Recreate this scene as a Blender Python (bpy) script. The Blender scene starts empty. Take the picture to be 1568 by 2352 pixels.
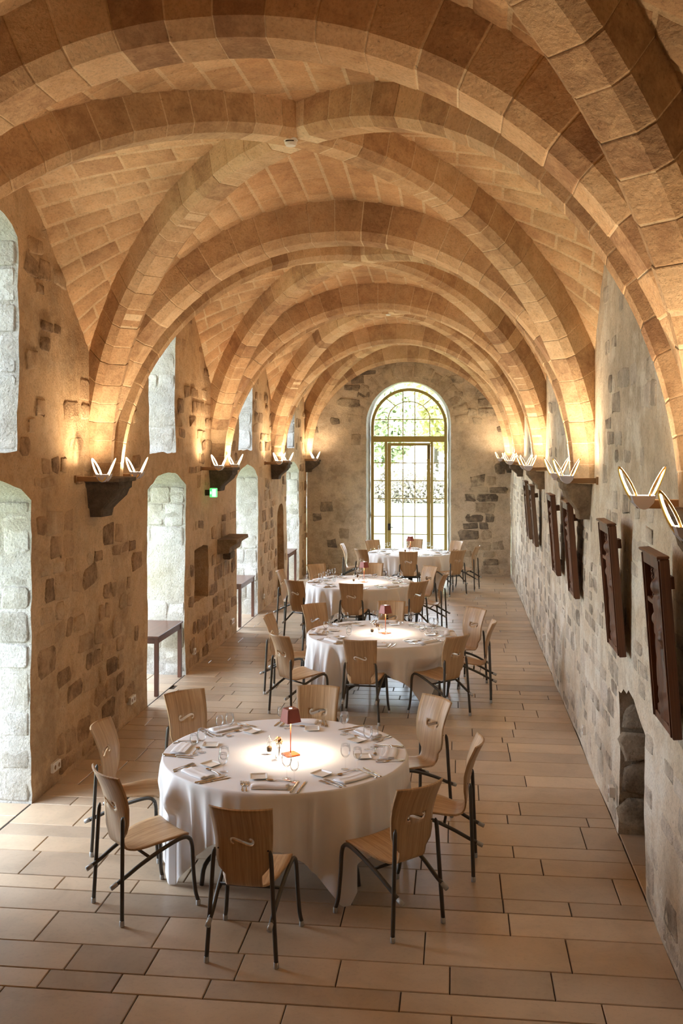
import bpy, math, random
from math import sin, cos, pi, sqrt, radians, atan2, hypot
from mathutils import Vector, Matrix, noise
from mathutils.geometry import delaunay_2d_cdt

random.seed(7)
SC = bpy.context.scene
COL = SC.collection

# ------------------------------------------------------------------ camera
FPX = 2290.0
YAW = math.atan(266 / FPX)
CAM_H = 3.0
cam_d = bpy.data.cameras.new('camera')
cam = bpy.data.objects.new('camera', cam_d)
COL.objects.link(cam)
cam.location = (0, 0, CAM_H)
cam.rotation_euler = (pi / 2, 0, YAW)
cam_d.sensor_fit = 'VERTICAL'
cam_d.sensor_height = 36
cam_d.lens = FPX / 2352 * 36
cam_d.shift_y = -149 / 2352
cam_d.clip_start = 0.05
cam_d.clip_end = 500
SC.camera = cam

# ------------------------------------------------------------------ world, exposure
SC.view_settings.view_transform = 'Standard'
SC.view_settings.look = 'None'
SC.view_settings.exposure = 1.22
SC.view_settings.gamma = 1.0
SC.view_settings.use_curve_mapping = False
W = bpy.data.worlds.new('overcast_sky')
SC.world = W
W.use_nodes = True
wn = W.node_tree
bg = wn.nodes['Background']
tc = wn.nodes.new('ShaderNodeTexCoord')
sx = wn.nodes.new('ShaderNodeSeparateXYZ')
rp = wn.nodes.new('ShaderNodeValToRGB')
rp.color_ramp.elements[0].position = 0.0
rp.color_ramp.elements[0].color = (0.80, 0.89, 1.0, 1)
rp.color_ramp.elements[1].position = 0.8
rp.color_ramp.elements[1].color = (0.66, 0.80, 1.0, 1)
wn.links.new(tc.outputs['Generated'], sx.inputs[0])
wn.links.new(sx.outputs[2], rp.inputs[0])
wn.links.new(rp.outputs[0], bg.inputs[0])
bg.inputs[1].default_value = 7.2
SC.cycles.max_bounces = 8
SC.cycles.diffuse_bounces = 5
SC.cycles.transparent_max_bounces = 24
SC.cycles.sample_clamp_indirect = 6.0
SC.cycles.caustics_reflective = False
SC.cycles.caustics_refractive = False
SC.cycles.use_denoising = True

SCONCE_W = 38.0
SCONCE_C = (1.0, 0.76, 0.50)
LAMP_W = 3.2
LAMP_C = (1.0, 0.82, 0.62)

# ------------------------------------------------------------------ room layout (metres)
XL, XR = -3.56, 1.24
XC = (XL + XR) / 2
YB, YE = -1.0, 23.5
BAYS = [0.06, 4.9, 9.72, 14.56, 19.32, 23.5]
DEPTH = 1.15                      # thickness of the left wall


# ------------------------------------------------------------------ helpers
def link(o, parent=None):
    COL.objects.link(o)
    if parent is not None:
        o.parent = parent
    return o


def mesh(name, vs, fs, mat=None, smooth=False, tone=None, attr=None):
    me = bpy.data.meshes.new(name)
    me.from_pydata([tuple(v) for v in vs], [], fs)
    if mat:
        me.materials.append(mat)
    if smooth:
        me.polygons.foreach_set('use_smooth', [True] * len(me.polygons))
    if attr is not None or tone is not None:
        a = me.attributes.new('tone', 'FLOAT', 'FACE')
        a.data.foreach_set('value', attr if attr is not None else [tone] * len(me.polygons))
    me.update()
    return me


def obj(name, vs, fs, mat, parent=None, smooth=False, tone=None, attr=None):
    return link(bpy.data.objects.new(name, mesh(name, vs, fs, mat, smooth, tone, attr)), parent)


def tag(o, label=None, cat=None, group=None, kind=None):
    if label: o['label'] = label
    if cat: o['category'] = cat
    if group: o['group'] = group
    if kind: o['kind'] = kind
    return o


def empty(name, loc, rz=0.0):
    o = bpy.data.objects.new(name, None)
    o.empty_display_size = 0.1
    o.location = loc
    o.rotation_euler = (0, 0, rz)
    return link(o)


def kids(o):
    return KID.get(o.name, [])


KID = {}


def index_kids(root):
    """remember the children once so that copies need no scene search"""
    KID[root.name] = list(root.children)
    for c in root.children:
        index_kids(c)


def dup(root, loc, rz=0.0, parent=None, top=True):
    r = root.copy()
    COL.objects.link(r)
    if top:
        r.location = loc
        r.rotation_euler = (0, 0, rz)
    if parent is not None:
        r.parent = parent
    for ch in kids(root):
        dup(ch, None, 0, r, False)
    return r


class MB:
    """collects simple solids in one mesh"""
    def __init__(s):
        s.v, s.f = [], []

    def add(s, vs, fs):
        n = len(s.v)
        s.v += [tuple(v) for v in vs]
        s.f += [tuple(i + n for i in f) for f in fs]
        return s

    def box(s, x0, x1, y0, y1, z0, z1, M=None, b=0.0):
        if b <= 0:
            vs = [(x, y, z) for z in (z0, z1) for y in (y0, y1) for x in (x0, x1)]
            fs = [(0, 2, 3, 1), (4, 5, 7, 6), (0, 1, 5, 4), (1, 3, 7, 5), (3, 2, 6, 7), (2, 0, 4, 6)]
        else:
            rings = []
            for z, i in ((z0, b), (z0 + b, 0), (z1 - b, 0), (z1, b)):
                rings.append([(x0 + i, y0 + i, z), (x1 - i, y0 + i, z), (x1 - i, y1 - i, z), (x0 + i, y1 - i, z)])
            vs = [p for r in rings for p in r]
            fs = [(3, 2, 1, 0), (12, 13, 14, 15)]
            for k in range(3):
                for j in range(4):
                    a, c = k * 4 + j, k * 4 + (j + 1) % 4
                    fs.append((a, c, c + 4, a + 4))
        if M is not None:
            vs = [M @ Vector(v) for v in vs]
        return s.add(vs, fs)

    def lathe(s, prof, n=16, c=(0, 0, 0), M=None, cap=True):
        vs, fs = [], []
        for r, z in prof:
            for k in range(n):
                a = 2 * pi * k / n
                vs.append((c[0] + r * cos(a), c[1] + r * sin(a), c[2] + z))
        for i in range(len(prof) - 1):
            for k in range(n):
                k2 = (k + 1) % n
                fs.append((i * n + k, i * n + k2, (i + 1) * n + k2, (i + 1) * n + k))
        if cap:
            if prof[0][0] > 1e-4: fs.append(tuple(reversed(range(n))))
            if prof[-1][0] > 1e-4: fs.append(tuple(range((len(prof) - 1) * n, len(prof) * n)))
        if M is not None:
            vs = [M @ Vector(v) for v in vs]
        return s.add(vs, fs)

    def tube(s, pts, r, n=8, cap=True):
        pts = [Vector(p) for p in pts]
        rr = r if isinstance(r, (list, tuple)) else [r] * len(pts)
        vs, fs = [], []
        up = None
        for i, p in enumerate(pts):
            d = (pts[min(i + 1, len(pts) - 1)] - pts[max(i - 1, 0)]).normalized()
            if up is None:
                up = Vector((0, 0, 1)) if abs(d.z) < 0.9 else Vector((1, 0, 0))
            a = d.cross(up).normalized()
            b = a.cross(d).normalized()
            up = b
            for k in range(n):
                t = 2 * pi * k / n
                vs.append(p + (a * cos(t) + b * sin(t)) * rr[i])
        for i in range(len(pts) - 1):
            for k in range(n):
                k2 = (k + 1) % n
                fs.append((i * n + k, i * n + k2, (i + 1) * n + k2, (i + 1) * n + k))
        if cap:
            fs.append(tuple(reversed(range(n))))
            fs.append(tuple(range((len(pts) - 1) * n, len(pts) * n)))
        return s.add(vs, fs)

    def obj(s, name, mat, parent=None, smooth=False, tone=None):
        return obj(name, s.v, s.f, mat, parent, smooth, tone)


def curve_pts(ctrl, n=6):
    """Catmull-Rom through control points"""
    c = [Vector(p) for p in ctrl]
    c = [c[0] * 2 - c[1]] + c + [c[-1] * 2 - c[-2]]
    out = []
    for i in range(1, len(c) - 2):
        for k in range(n):
            t = k / n
            a, b, d, e = c[i - 1], c[i], c[i + 1], c[i + 2]
            out.append(0.5 * ((2 * b) + (d - a) * t + (2 * a - 5 * b + 4 * d - e) * t * t + (3 * b - a - 3 * d + e) * t ** 3))
    out.append(c[-2])
    return out


# ------------------------------------------------------------------ materials
def lin(r, g, b):
    f = lambda c: (c / 255 / 12.92) if c / 255 <= 0.04045 else ((c / 255 + 0.055) / 1.055) ** 2.4
    return (f(r), f(g), f(b), 1)


def new_mat(name):
    m = bpy.data.materials.new(name)
    m.use_nodes = True
    nt = m.node_tree
    return m, nt, nt.nodes['Principled BSDF']


def nd(nt, typ, **kw):
    n = nt.nodes.new(typ)
    for k, v in kw.items():
        if hasattr(n, k): setattr(n, k, v)
        else: n.inputs[k].default_value = v
    return n


def mix(nt, mode, fac, a, b):
    n = nt.nodes.new('ShaderNodeMix')
    n.data_type = 'RGBA'
    n.blend_type = mode
    for i, v in ((0, fac), (6, a), (7, b)):
        if isinstance(v, (int, float, tuple)): n.inputs[i].default_value = v
        else: nt.links.new(v, n.inputs[i])
    return n.outputs[2]


def ramp(nt, src, stops):
    r = nt.nodes.new('ShaderNodeValToRGB')
    e = r.color_ramp.elements
    while len(e) < len(stops): e.new(0.5)
    for i, (p, c) in enumerate(stops):
        e[i].position = p
        e[i].color = c
    nt.links.new(src, r.inputs[0])
    return r.outputs[0]


def g(v): return (v, v, v, 1)


def stone_mat(name, c_dark, c_mid, c_light, stain=None, rough=0.9, bump=0.6, scale=1.0, patch=0.5, pale=None):
    """limestone: the block's own tone, blotches, pits and relief"""
    m, nt, bs = new_mat(name)
    L = nt.links.new
    geo = nd(nt, 'ShaderNodeNewGeometry')
    at = nd(nt, 'ShaderNodeAttribute', attribute_name='tone')
    n1 = nd(nt, 'ShaderNodeTexNoise', Scale=1.3 * scale, Detail=6.0, Roughness=0.62)
    n2 = nd(nt, 'ShaderNodeTexNoise', Scale=9.0 * scale, Detail=8.0, Roughness=0.7)
    n3 = nd(nt, 'ShaderNodeTexNoise', Scale=55.0 * scale, Detail=4.0, Roughness=0.7)
    vo = nd(nt, 'ShaderNodeTexVoronoi', Scale=38.0 * scale)
    for n in (n1, n2, n3, vo): L(geo.outputs['Position'], n.inputs['Vector'])
    add = nd(nt, 'ShaderNodeMath', operation='ADD')
    L(at.outputs['Fac'], add.inputs[0])
    mm = nd(nt, 'ShaderNodeMath', operation='MULTIPLY_ADD')
    L(n2.outputs['Fac'], mm.inputs[0]); mm.inputs[1].default_value = 1.5; mm.inputs[2].default_value = -0.75
    L(mm.outputs[0], add.inputs[1])
    base = ramp(nt, add.outputs[0], [(0.0, c_dark), (0.5, c_mid), (1.0, c_light)])
    blot = ramp(nt, n1.outputs['Fac'], [(0.34, g(1 - patch * 0.55)), (0.52, g(1.0)), (0.7, g(1.0))])
    col = mix(nt, 'MULTIPLY', 1.0, base, blot)
    if stain:
        n4 = nd(nt, 'ShaderNodeTexNoise', Scale=0.55, Detail=5.0, Roughness=0.6)
        mp = nd(nt, 'ShaderNodeMapping'); mp.inputs['Location'].default_value = (7, 3, 1); mp.inputs['Scale'].default_value = (1, 1, 0.8)
        L(geo.outputs['Position'], mp.inputs[0]); L(mp.outputs[0], n4.inputs['Vector'])
        f = ramp(nt, n4.outputs['Fac'], [(0.45, g(0)), (0.62, g(0.8))])
        col = mix(nt, 'MIX', f, col, mix(nt, 'MULTIPLY', 1.0, col, stain))
    if pale:
        n5 = nd(nt, 'ShaderNodeTexNoise', Scale=1.9, Detail=7.0, Roughness=0.66)
        L(geo.outputs['Position'], n5.inputs['Vector'])
        f = ramp(nt, n5.outputs['Fac'], [(0.50, g(0)), (0.62, g(0.8))])
        col = mix(nt, 'MIX', f, col, pale)
    fine = ramp(nt, n3.outputs['Fac'], [(0.30, g(0.72)), (0.5, g(1.0)), (0.75, g(1.08))])
    col = mix(nt, 'MULTIPLY', 0.9, col, fine)
    pit = nd(nt, 'ShaderNodeTexVoronoi', Scale=16.0 * scale)
    wob = nd(nt, 'ShaderNodeVectorMath', operation='MULTIPLY_ADD')
    L(n2.outputs['Color'], wob.inputs[0]); wob.inputs[1].default_value = (.12, .12, .12); L(geo.outputs['Position'], wob.inputs[2])
    L(wob.outputs[0], pit.inputs['Vector'])
    col = mix(nt, 'MULTIPLY', 0.8, col, ramp(nt, pit.outputs['Distance'], [(0.04, g(0.45)), (0.13, g(1.0))]))
    L(col, bs.inputs['Base Color'])
    bs.inputs['Roughness'].default_value = rough
    bs.inputs['Specular IOR Level'].default_value = 0.2
    h = nd(nt, 'ShaderNodeMath', operation='MULTIPLY_ADD')
    L(n3.outputs['Fac'], h.inputs[0]); h.inputs[1].default_value = 0.35; L(n2.outputs['Fac'], h.inputs[2])
    h2 = nd(nt, 'ShaderNodeMath', operation='MULTIPLY_ADD')
    L(vo.outputs['Distance'], h2.inputs[0]); h2.inputs[1].default_value = 0.12; L(h.outputs[0], h2.inputs[2])
    b = nd(nt, 'ShaderNodeBump', Strength=bump, Distance=0.035)
    L(h2.outputs[0], b.inputs['Height'])
    L(b.outputs[0], bs.inputs['Normal'])
    return m


def plain_mat(name, col, rough=0.5, metal=0.0, var=0.0, nscale=20.0, bump=0.0, spec=0.5, alpha=None):
    m, nt, bs = new_mat(name)
    L = nt.links.new
    tcn = nd(nt, 'ShaderNodeTexCoord')
    n = nd(nt, 'ShaderNodeTexNoise', Scale=nscale, Detail=5.0, Roughness=0.6)
    L(tcn.outputs['Object'], n.inputs['Vector'])
    f = ramp(nt, n.outputs['Fac'], [(0.3, g(1 - var)), (0.7, g(1.0))])
    L(mix(nt, 'MULTIPLY', 1.0, col, f), bs.inputs['Base Color'])
    bs.inputs['Roughness'].default_value = rough
    bs.inputs['Metallic'].default_value = metal
    bs.inputs['Specular IOR Level'].default_value = spec
    if bump:
        b = nd(nt, 'ShaderNodeBump', Strength=bump, Distance=0.01)
        L(n.outputs['Fac'], b.inputs['Height']); L(b.outputs[0], bs.inputs['Normal'])
    return m


def emit_mat(name, col, s):
    m, nt, bs = new_mat(name)
    bs.inputs['Base Color'].default_value = col
    bs.inputs['Emission Color'].default_value = col
    bs.inputs['Emission Strength'].default_value = s
    return m


def glass_mat(name, tint=(1, 1, 1, 1), rim=0.35):
    """thin clear glass: see-through, with a mirror that grows towards grazing angles"""
    m, nt, bs = new_mat(name)
    nt.nodes.remove(bs)
    L = nt.links.new
    out = nt.nodes['Material Output']
    tr = nd(nt, 'ShaderNodeBsdfTransparent', Color=tint)
    gl = nd(nt, 'ShaderNodeBsdfGlossy', Roughness=0.03)
    lw = nd(nt, 'ShaderNodeLayerWeight', Blend=rim)
    mp = nd(nt, 'ShaderNodeMath', operation='MULTIPLY_ADD')
    L(lw.outputs['Fresnel'], mp.inputs[0]); mp.inputs[1].default_value = 0.55; mp.inputs[2].default_value = 0.02
    mx = nt.nodes.new('ShaderNodeMixShader')
    L(mp.outputs[0], mx.inputs[0]); L(tr.outputs[0], mx.inputs[1]); L(gl.outputs[0], mx.inputs[2])
    L(mx.outputs[0], out.inputs[0])
    return m


def wood_mat(name, c1, c2, rough=0.4, ring=1.0, axis='Z'):
    m, nt, bs = new_mat(name)
    L = nt.links.new
    tcn = nd(nt, 'ShaderNodeTexCoord')
    mp = nd(nt, 'ShaderNodeMapping')
    mp.inputs['Scale'].default_value = {'Z': (75, 3.0, 1.6), 'Y': (42, 1.6, 3.0), 'X': (1.6, 42, 42)}[axis]
    L(tcn.outputs['Object'], mp.inputs[0])
    n = nd(nt, 'ShaderNodeTexNoise', Scale=1.0 * ring, Detail=5.0, Roughness=0.65)
    mp2 = nd(nt, 'ShaderNodeMapping')
    mp2.inputs['Scale'].default_value = {'Z': (240, 20, 6), 'Y': (240, 6, 20), 'X': (6, 240, 240)}[axis]
    L(tcn.outputs['Object'], mp2.inputs[0])
    nf = nd(nt, 'ShaderNodeTexNoise', Scale=1.0, Detail=3.0)
    L(mp.outputs[0], n.inputs['Vector']); L(mp2.outputs[0], nf.inputs['Vector'])
    oi = nd(nt, 'ShaderNodeObjectInfo')
    c = ramp(nt, n.outputs['Fac'], [(0.3, c1), (0.68, c2)])
    c = mix(nt, 'MULTIPLY', 0.55, c, ramp(nt, nf.outputs['Fac'], [(0.35, g(0.7)), (0.6, g(1.0))]))
    L(c, bs.inputs['Base Color'])
    bs.inputs['Roughness'].default_value = rough
    return m


MAT = {}
MAT['wall_l'] = stone_mat('sandstone_wall_left', lin(164, 134, 102), lin(210, 180, 144), lin(226, 202, 170),
                          stain=(0.88, 0.78, 0.64, 1), patch=0.6, pale=lin(208, 176, 138))
MAT['rubble_l'] = stone_mat('rubble_left', lin(130, 104, 80), lin(194, 163, 128), lin(218, 194, 162),
                            stain=(0.88, 0.78, 0.64, 1), patch=0.6, bump=0.8, pale=lin(204, 172, 136))
MAT['wall_r'] = stone_mat('limewashed_wall_right', lin(176, 158, 134), lin(220, 204, 180), lin(234, 224, 206),
                          stain=(0.86, 0.82, 0.76, 1), patch=0.45, pale=lin(234, 226, 210))
MAT['rubble_r'] = stone_mat('rubble_right', lin(152, 138, 122), lin(202, 188, 168), lin(226, 214, 198),
                            patch=0.45, bump=0.8, pale=lin(226, 214, 196))
MAT['wall_e'] = stone_mat('end_wall_plaster', lin(150, 134, 114), lin(198, 180, 156), lin(222, 208, 188),
                          stain=(0.82, 0.78, 0.72, 1), patch=0.55, pale=lin(210, 192, 164))
MAT['rubble_e'] = stone_mat('rubble_end', lin(112, 100, 88), lin(176, 158, 134), lin(206, 190, 166), patch=0.6, bump=0.9, pale=lin(206, 190, 164))
MAT['pale'] = stone_mat('pale_limestone', lin(158, 152, 140), lin(190, 186, 178), lin(210, 208, 204), patch=0.35, bump=0.9,
                        stain=(0.93, 0.86, 0.68, 1))
MAT['web'] = stone_mat('vault_mortar', lin(184, 152, 116), lin(216, 188, 150), lin(228, 204, 168), patch=0.35, bump=0.4)
MAT['webstone'] = stone_mat('vault_stone', lin(186, 148, 114), lin(210, 174, 134), lin(222, 192, 154),
                            stain=(0.97, 0.87, 0.79, 1), patch=0.4, bump=0.5)
MAT['rib'] = stone_mat('rib_stone', lin(164, 130, 100), lin(206, 174, 136), lin(222, 194, 158),
                       stain=(0.94, 0.83, 0.75, 1), patch=0.4, bump=0.5, rough=0.85)
MAT['ribcore'] = stone_mat('rib_mortar', lin(196, 168, 132), lin(222, 198, 162), lin(232, 212, 180), patch=0.2, bump=0.3)
MAT['corbel'] = stone_mat('dark_corbel_stone', lin(62, 54, 47), lin(98, 86, 74), lin(136, 120, 102), patch=0.6, bump=0.7)
MAT['corbel2'] = stone_mat('tan_corbel_stone', lin(96, 78, 62), lin(138, 118, 96), lin(176, 154, 128), patch=0.5, bump=0.7)


def floor_mat():
    m, nt, bs = new_mat('limestone_slab')
    L = nt.links.new
    geo = nd(nt, 'ShaderNodeNewGeometry')
    at = nd(nt, 'ShaderNodeAttribute', attribute_name='tone')
    n1 = nd(nt, 'ShaderNodeTexNoise', Scale=2.6, Detail=7.0, Roughness=0.65, Distortion=0.6)
    n2 = nd(nt, 'ShaderNodeTexNoise', Scale=34.0, Detail=6.0, Roughness=0.7)
    n3 = nd(nt, 'ShaderNodeTexNoise', Scale=5.0, Detail=3.0, Roughness=0.5)
    for n in (n1, n2, n3): L(geo.outputs['Position'], n.inputs['Vector'])
    base = ramp(nt, at.outputs['Fac'], [(0.0, lin(158, 138, 118)), (0.45, lin(188, 166, 141)), (0.8, lin(200, 175, 146)), (1.0, lin(214, 191, 163))])
    c = mix(nt, 'MULTIPLY', 1.0, base, ramp(nt, n1.outputs['Fac'], [(0.3, g(0.82)), (0.55, g(1.0)), (0.8, g(1.06))]))
    c = mix(nt, 'MULTIPLY', 0.4, c, ramp(nt, n2.outputs['Fac'], [(0.34, g(0.75)), (0.48, g(1.0))]))
    L(c, bs.inputs['Base Color'])
    r = nd(nt, 'ShaderNodeMapRange'); L(n3.outputs['Fac'], r.inputs[0])
    r.inputs[3].default_value = 0.24; r.inputs[4].default_value = 0.42
    L(r.outputs[0], bs.inputs['Roughness'])
    bs.inputs['Specular IOR Level'].default_value = 0.45
    h = nd(nt, 'ShaderNodeMath', operation='MULTIPLY_ADD')
    L(n2.outputs['Fac'], h.inputs[0]); h.inputs[1].default_value = 0.2; L(n3.outputs['Fac'], h.inputs[2])
    b = nd(nt, 'ShaderNodeBump', Strength=0.05, Distance=0.01)
    L(h.outputs[0], b.inputs['Height']); L(b.outputs[0], bs.inputs['Normal'])
    return m


MAT['slab'] = floor_mat()
MAT['joint'] = plain_mat('floor_joint', lin(74, 62, 50), 0.9, var=0.3)
MAT['oak'] = wood_mat('oak_plywood', lin(164, 128, 90), lin(204, 170, 130), 0.42)
MAT['tube'] = plain_mat('dark_grey_lacquered_tube', lin(70, 64, 56), 0.38, var=0.15, spec=0.5)
MAT['clearcap'] = plain_mat('clear_plastic_cap', lin(178, 178, 176), 0.25, var=0.1)
MAT['bolt'] = plain_mat('dark_bolt', lin(30, 28, 26), 0.4)
MAT['brown_table'] = wood_mat('dark_varnished_wood', lin(84, 52, 40), lin(112, 74, 58), 0.3, axis='Y')
MAT['carved'] = wood_mat('carved_walnut', lin(80, 50, 33), lin(124, 80, 53), 0.5)
MAT['carved_grey'] = wood_mat('weathered_oak', lin(94, 72, 56), lin(130, 104, 82), 0.6)
MAT['cloth'] = plain_mat('white_linen', lin(236, 234, 234), 0.85, var=0.03, nscale=260, bump=0.08, spec=0.2)
MAT['napkin'] = plain_mat('white_napkin_cotton', lin(238, 236, 236), 0.85, var=0.03, nscale=300, bump=0.1, spec=0.2)
MAT['porcelain'] = plain_mat('white_porcelain', lin(232, 228, 222), 0.15)
MAT['steel'] = plain_mat('polished_steel', lin(196, 186, 176), 0.2, 1.0)
MAT['glass'] = glass_mat('clear_glass', rim=0.22)
MAT['pane'] = glass_mat('window_glass', (0.97, 0.99, 0.98, 1), 0.12)
MAT['copper'] = plain_mat('copper_red_lacquer', lin(134, 66, 52), 0.42, 0.2, var=0.1)
MAT['copper_base'] = plain_mat('copper_base_lacquer', lin(178, 92, 54), 0.35, 0.3, var=0.1)
MAT['bulb'] = emit_mat('lamp_diffuser', (1, 0.86, 0.66, 1), 14)
MAT['sconce_glow'] = emit_mat('sconce_glow', (1.0, 0.80, 0.55, 1), 9)
MAT['brass'] = plain_mat('satin_brass', lin(222, 178, 96), 0.35, 0.75)
MAT['bracket'] = plain_mat('bronze_bracket', lin(150, 116, 82), 0.5, 0.3, var=0.1)
MAT['frosted'] = plain_mat('grey_trough', lin(186, 182, 192), 0.5)
MAT['olive'] = plain_mat('olive_painted_timber', lin(172, 152, 84), 0.5, var=0.14, nscale=14)
MAT['iron'] = plain_mat('dark_iron', lin(58, 50, 44), 0.5, 0.5)
MAT['white_plastic'] = plain_mat('white_plastic', lin(226, 220, 210), 0.4)
MAT['exit'] = emit_mat('exit_sign_green', (0.10, 0.85, 0.22, 1), .5)
MAT['exit_pale'] = emit_mat('exit_sign_pictogram', (0.6, 1.0, 0.7, 1), .6)
MAT['lawn'] = plain_mat('lawn_grass', lin(170, 176, 130), 0.9, var=0.35, nscale=0.6, spec=0.1)
MAT['gravel'] = plain_mat('pale_gravel', lin(190, 182, 168), 0.9, var=0.2, nscale=8)
MAT['bark'] = plain_mat('tree_bark', lin(96, 84, 72), 0.9, var=0.4, nscale=6)
MAT['leaf_y'] = plain_mat('yellow_green_leaves', lin(232, 226, 158), 0.7, var=0.4, nscale=1.2)
MAT['leaf_g'] = plain_mat('green_leaves', lin(204, 212, 160), 0.7, var=0.4, nscale=1.2)
MAT['leaf_d'] = plain_mat('brown_hedge_leaves', lin(178, 164, 142), 0.8, var=0.5, nscale=1.5)
MAT['greybox'] = plain_mat('grey_painted_panel', lin(150, 158, 168), 0.6)
MAT['pepper'] = plain_mat('peppercorns', lin(120, 92, 56), 0.7, var=0.6, nscale=260)
MAT['petal'] = plain_mat('dried_cream_petals', lin(232, 214, 176), 0.8, var=0.2, nscale=90)
MAT['dried'] = plain_mat('dried_brown_flower', lin(140, 96, 44), 0.8, var=0.4, nscale=120)


# ------------------------------------------------------------------ rubble walls
def wd(a, z, s):
    """relief of the wall face at (a, z)"""
    return (noise.noise(Vector((a * 0.9, z * 0.9, s))) * 0.022 + noise.noise(Vector((a * 4.1, z * 4.1, s + 5))) * 0.010)


def inside(p, poly):
    x, y = p
    c = False
    j = len(poly) - 1
    for i in range(len(poly)):
        xi, yi = poly[i]
        xj, yj = poly[j]
        if (yi > y) != (yj > y) and x < (xj - xi) * (y - yi) / (yj - yi) + xi:
            c = not c
        j = i
    return c


def rough_poly(pts, step=0.09, amp=0.008, seed=0):
    """resample a closed outline and make it a little uneven"""
    out = []
    n = len(pts)
    for i in range(n):
        a, b = Vector(pts[i]), Vector(pts[(i + 1) % n])
        d = (b - a).length
        k = max(1, int(d / step))
        for j in range(k):
            p = a.lerp(b, j / k)
            if j or True:
                p = p + Vector((noise.noise(Vector((p.x * 7, p.y * 7, seed))), noise.noise(Vector((p.x * 7, p.y * 7, seed + 9))))) * amp * 2
            out.append((p.x, p.y))
    return out


def arch_outline(a0, a1, z0, zs, zc, n=8):
    """opening with a segmental head: spring height zs, crown zc"""
    w = (a1 - a0) / 2
    h = zc - zs
    pts = [(a0, z0), (a1, z0), (a1, zs)]
    if h > 1e-3:
        R = (w * w + h * h) / (2 * h)
        th = math.asin(min(1, w / R)) if h <= w else pi - math.asin(w / R)
        cz = zc - R
        for k in range(1, n):
            t = th - 2 * th * k / n
            pts.append(((a0 + a1) / 2 + R * sin(t), cz + R * cos(t)))
    pts.append((a0, zs))
    return pts


def build_wall(name, P, rect, holes, step, mat, seed):
    a0, a1, z0, z1 = rect
    co, ed = [], []

    def ring(poly):
        n0 = len(co)
        co.extend(Vector(p) for p in poly)
        m = len(poly)
        ed.extend((n0 + i, n0 + (i + 1) % m) for i in range(m))
    ring(rough_poly([(a0, z0), (a1, z0), (a1, z1), (a0, z1)], 0.5, 0.0))
    for h in holes: ring(h)
    boxes = [(min(p[0] for p in h), max(p[0] for p in h), min(p[1] for p in h), max(p[1] for p in h)) for h in holes]
    a = a0 + step / 2
    while a < a1:
        z = z0 + step / 2
        while z < z1:
            p = (a + random.uniform(-.3, .3) * step, z + random.uniform(-.3, .3) * step)
            ok = z0 < p[1] < z1 and a0 < p[0] < a1
            for b in boxes:
                if b[0] - .05 < p[0] < b[1] + .05 and b[2] - .05 < p[1] < b[3] + .05:
                    ok = False
            if ok: co.append(Vector(p))
            z += step
        a += step
    r = delaunay_2d_cdt(co, ed, [], 0, 1e-5)
    V, F = r[0], r[2]
    fs = []
    for f in F:
        cx = sum(V[i].x for i in f) / len(f)
        cy = sum(V[i].y for i in f) / len(f)
        hit = False
        for b, h in zip(boxes, holes):
            if b[0] < cx < b[1] and b[2] < cy < b[3] and inside((cx, cy), h):
                hit = True
                break
        if not hit: fs.append(tuple(f))
    vs = [P(v.x, v.y, wd(v.x, v.y, seed)) for v in V]
    o = obj(name, vs, fs, mat, smooth=True, attr=[0.55] * len(fs))
    return tag(o, kind='structure')


def stone_poly(cx, cz, w, h, rnd, k=1.0):
    """eight-cornered rubble stone outline"""
    hw, hh = w / 2, h / 2
    cut = min(hw, hh) * rnd.uniform(0.12, 0.5) * (.4 + .6 * k)
    pts = [(-hw + cut, -hh), (hw - cut, -hh), (hw, -hh + cut), (hw, hh - cut), (hw - cut, hh), (-hw + cut, hh), (-hw, hh - cut), (-hw, -hh + cut)]
    t = rnd.uniform(-.06, .06) * k
    out = []
    for x, z in pts:
        x += rnd.uniform(-.14, .14) * min(w, h) * k
        z += rnd.uniform(-.12, .12) * min(w, h) * k
        out.append((cx + x * cos(t) - z * sin(t), cz + x * sin(t) + z * cos(t)))
    return out


def stone_geo(poly, P, proud, seed, rnd, flat=.80):
    cx = sum(p[0] for p in poly) / len(poly)
    cz = sum(p[1] for p in poly) / len(poly)
    n = len(poly)
    base = wd(cx, cz, seed)
    tilt = (rnd.uniform(-.03, .03), rnd.uniform(-.03, .03))
    outer = [P(p[0], p[1], wd(p[0], p[1], seed) - 0.006) for p in poly]
    mid = []
    for p in poly:
        q = (cx + (p[0] - cx) * (.5 + flat / 2), cz + (p[1] - cz) * (.5 + flat / 2))
        mid.append(P(q[0], q[1], wd(q[0], q[1], seed) + proud * 0.8))
    inner = []
    for p in poly:
        q = (cx + (p[0] - cx) * flat, cz + (p[1] - cz) * flat)
        inner.append(P(q[0], q[1], (base + wd(q[0], q[1], seed)) / 2 + proud + tilt[0] * (q[0] - cx) + tilt[1] * (q[1] - cz)))
    vs = outer + mid + inner
    fs = []
    for k in range(2):
        for i in range(n):
            j = (i + 1) % n
            fs.append((k * n + i, k * n + j, (k + 1) * n + j, (k + 1) * n + i))
    fs.append(tuple(range(2 * n, 3 * n)))
    return vs, fs


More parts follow.
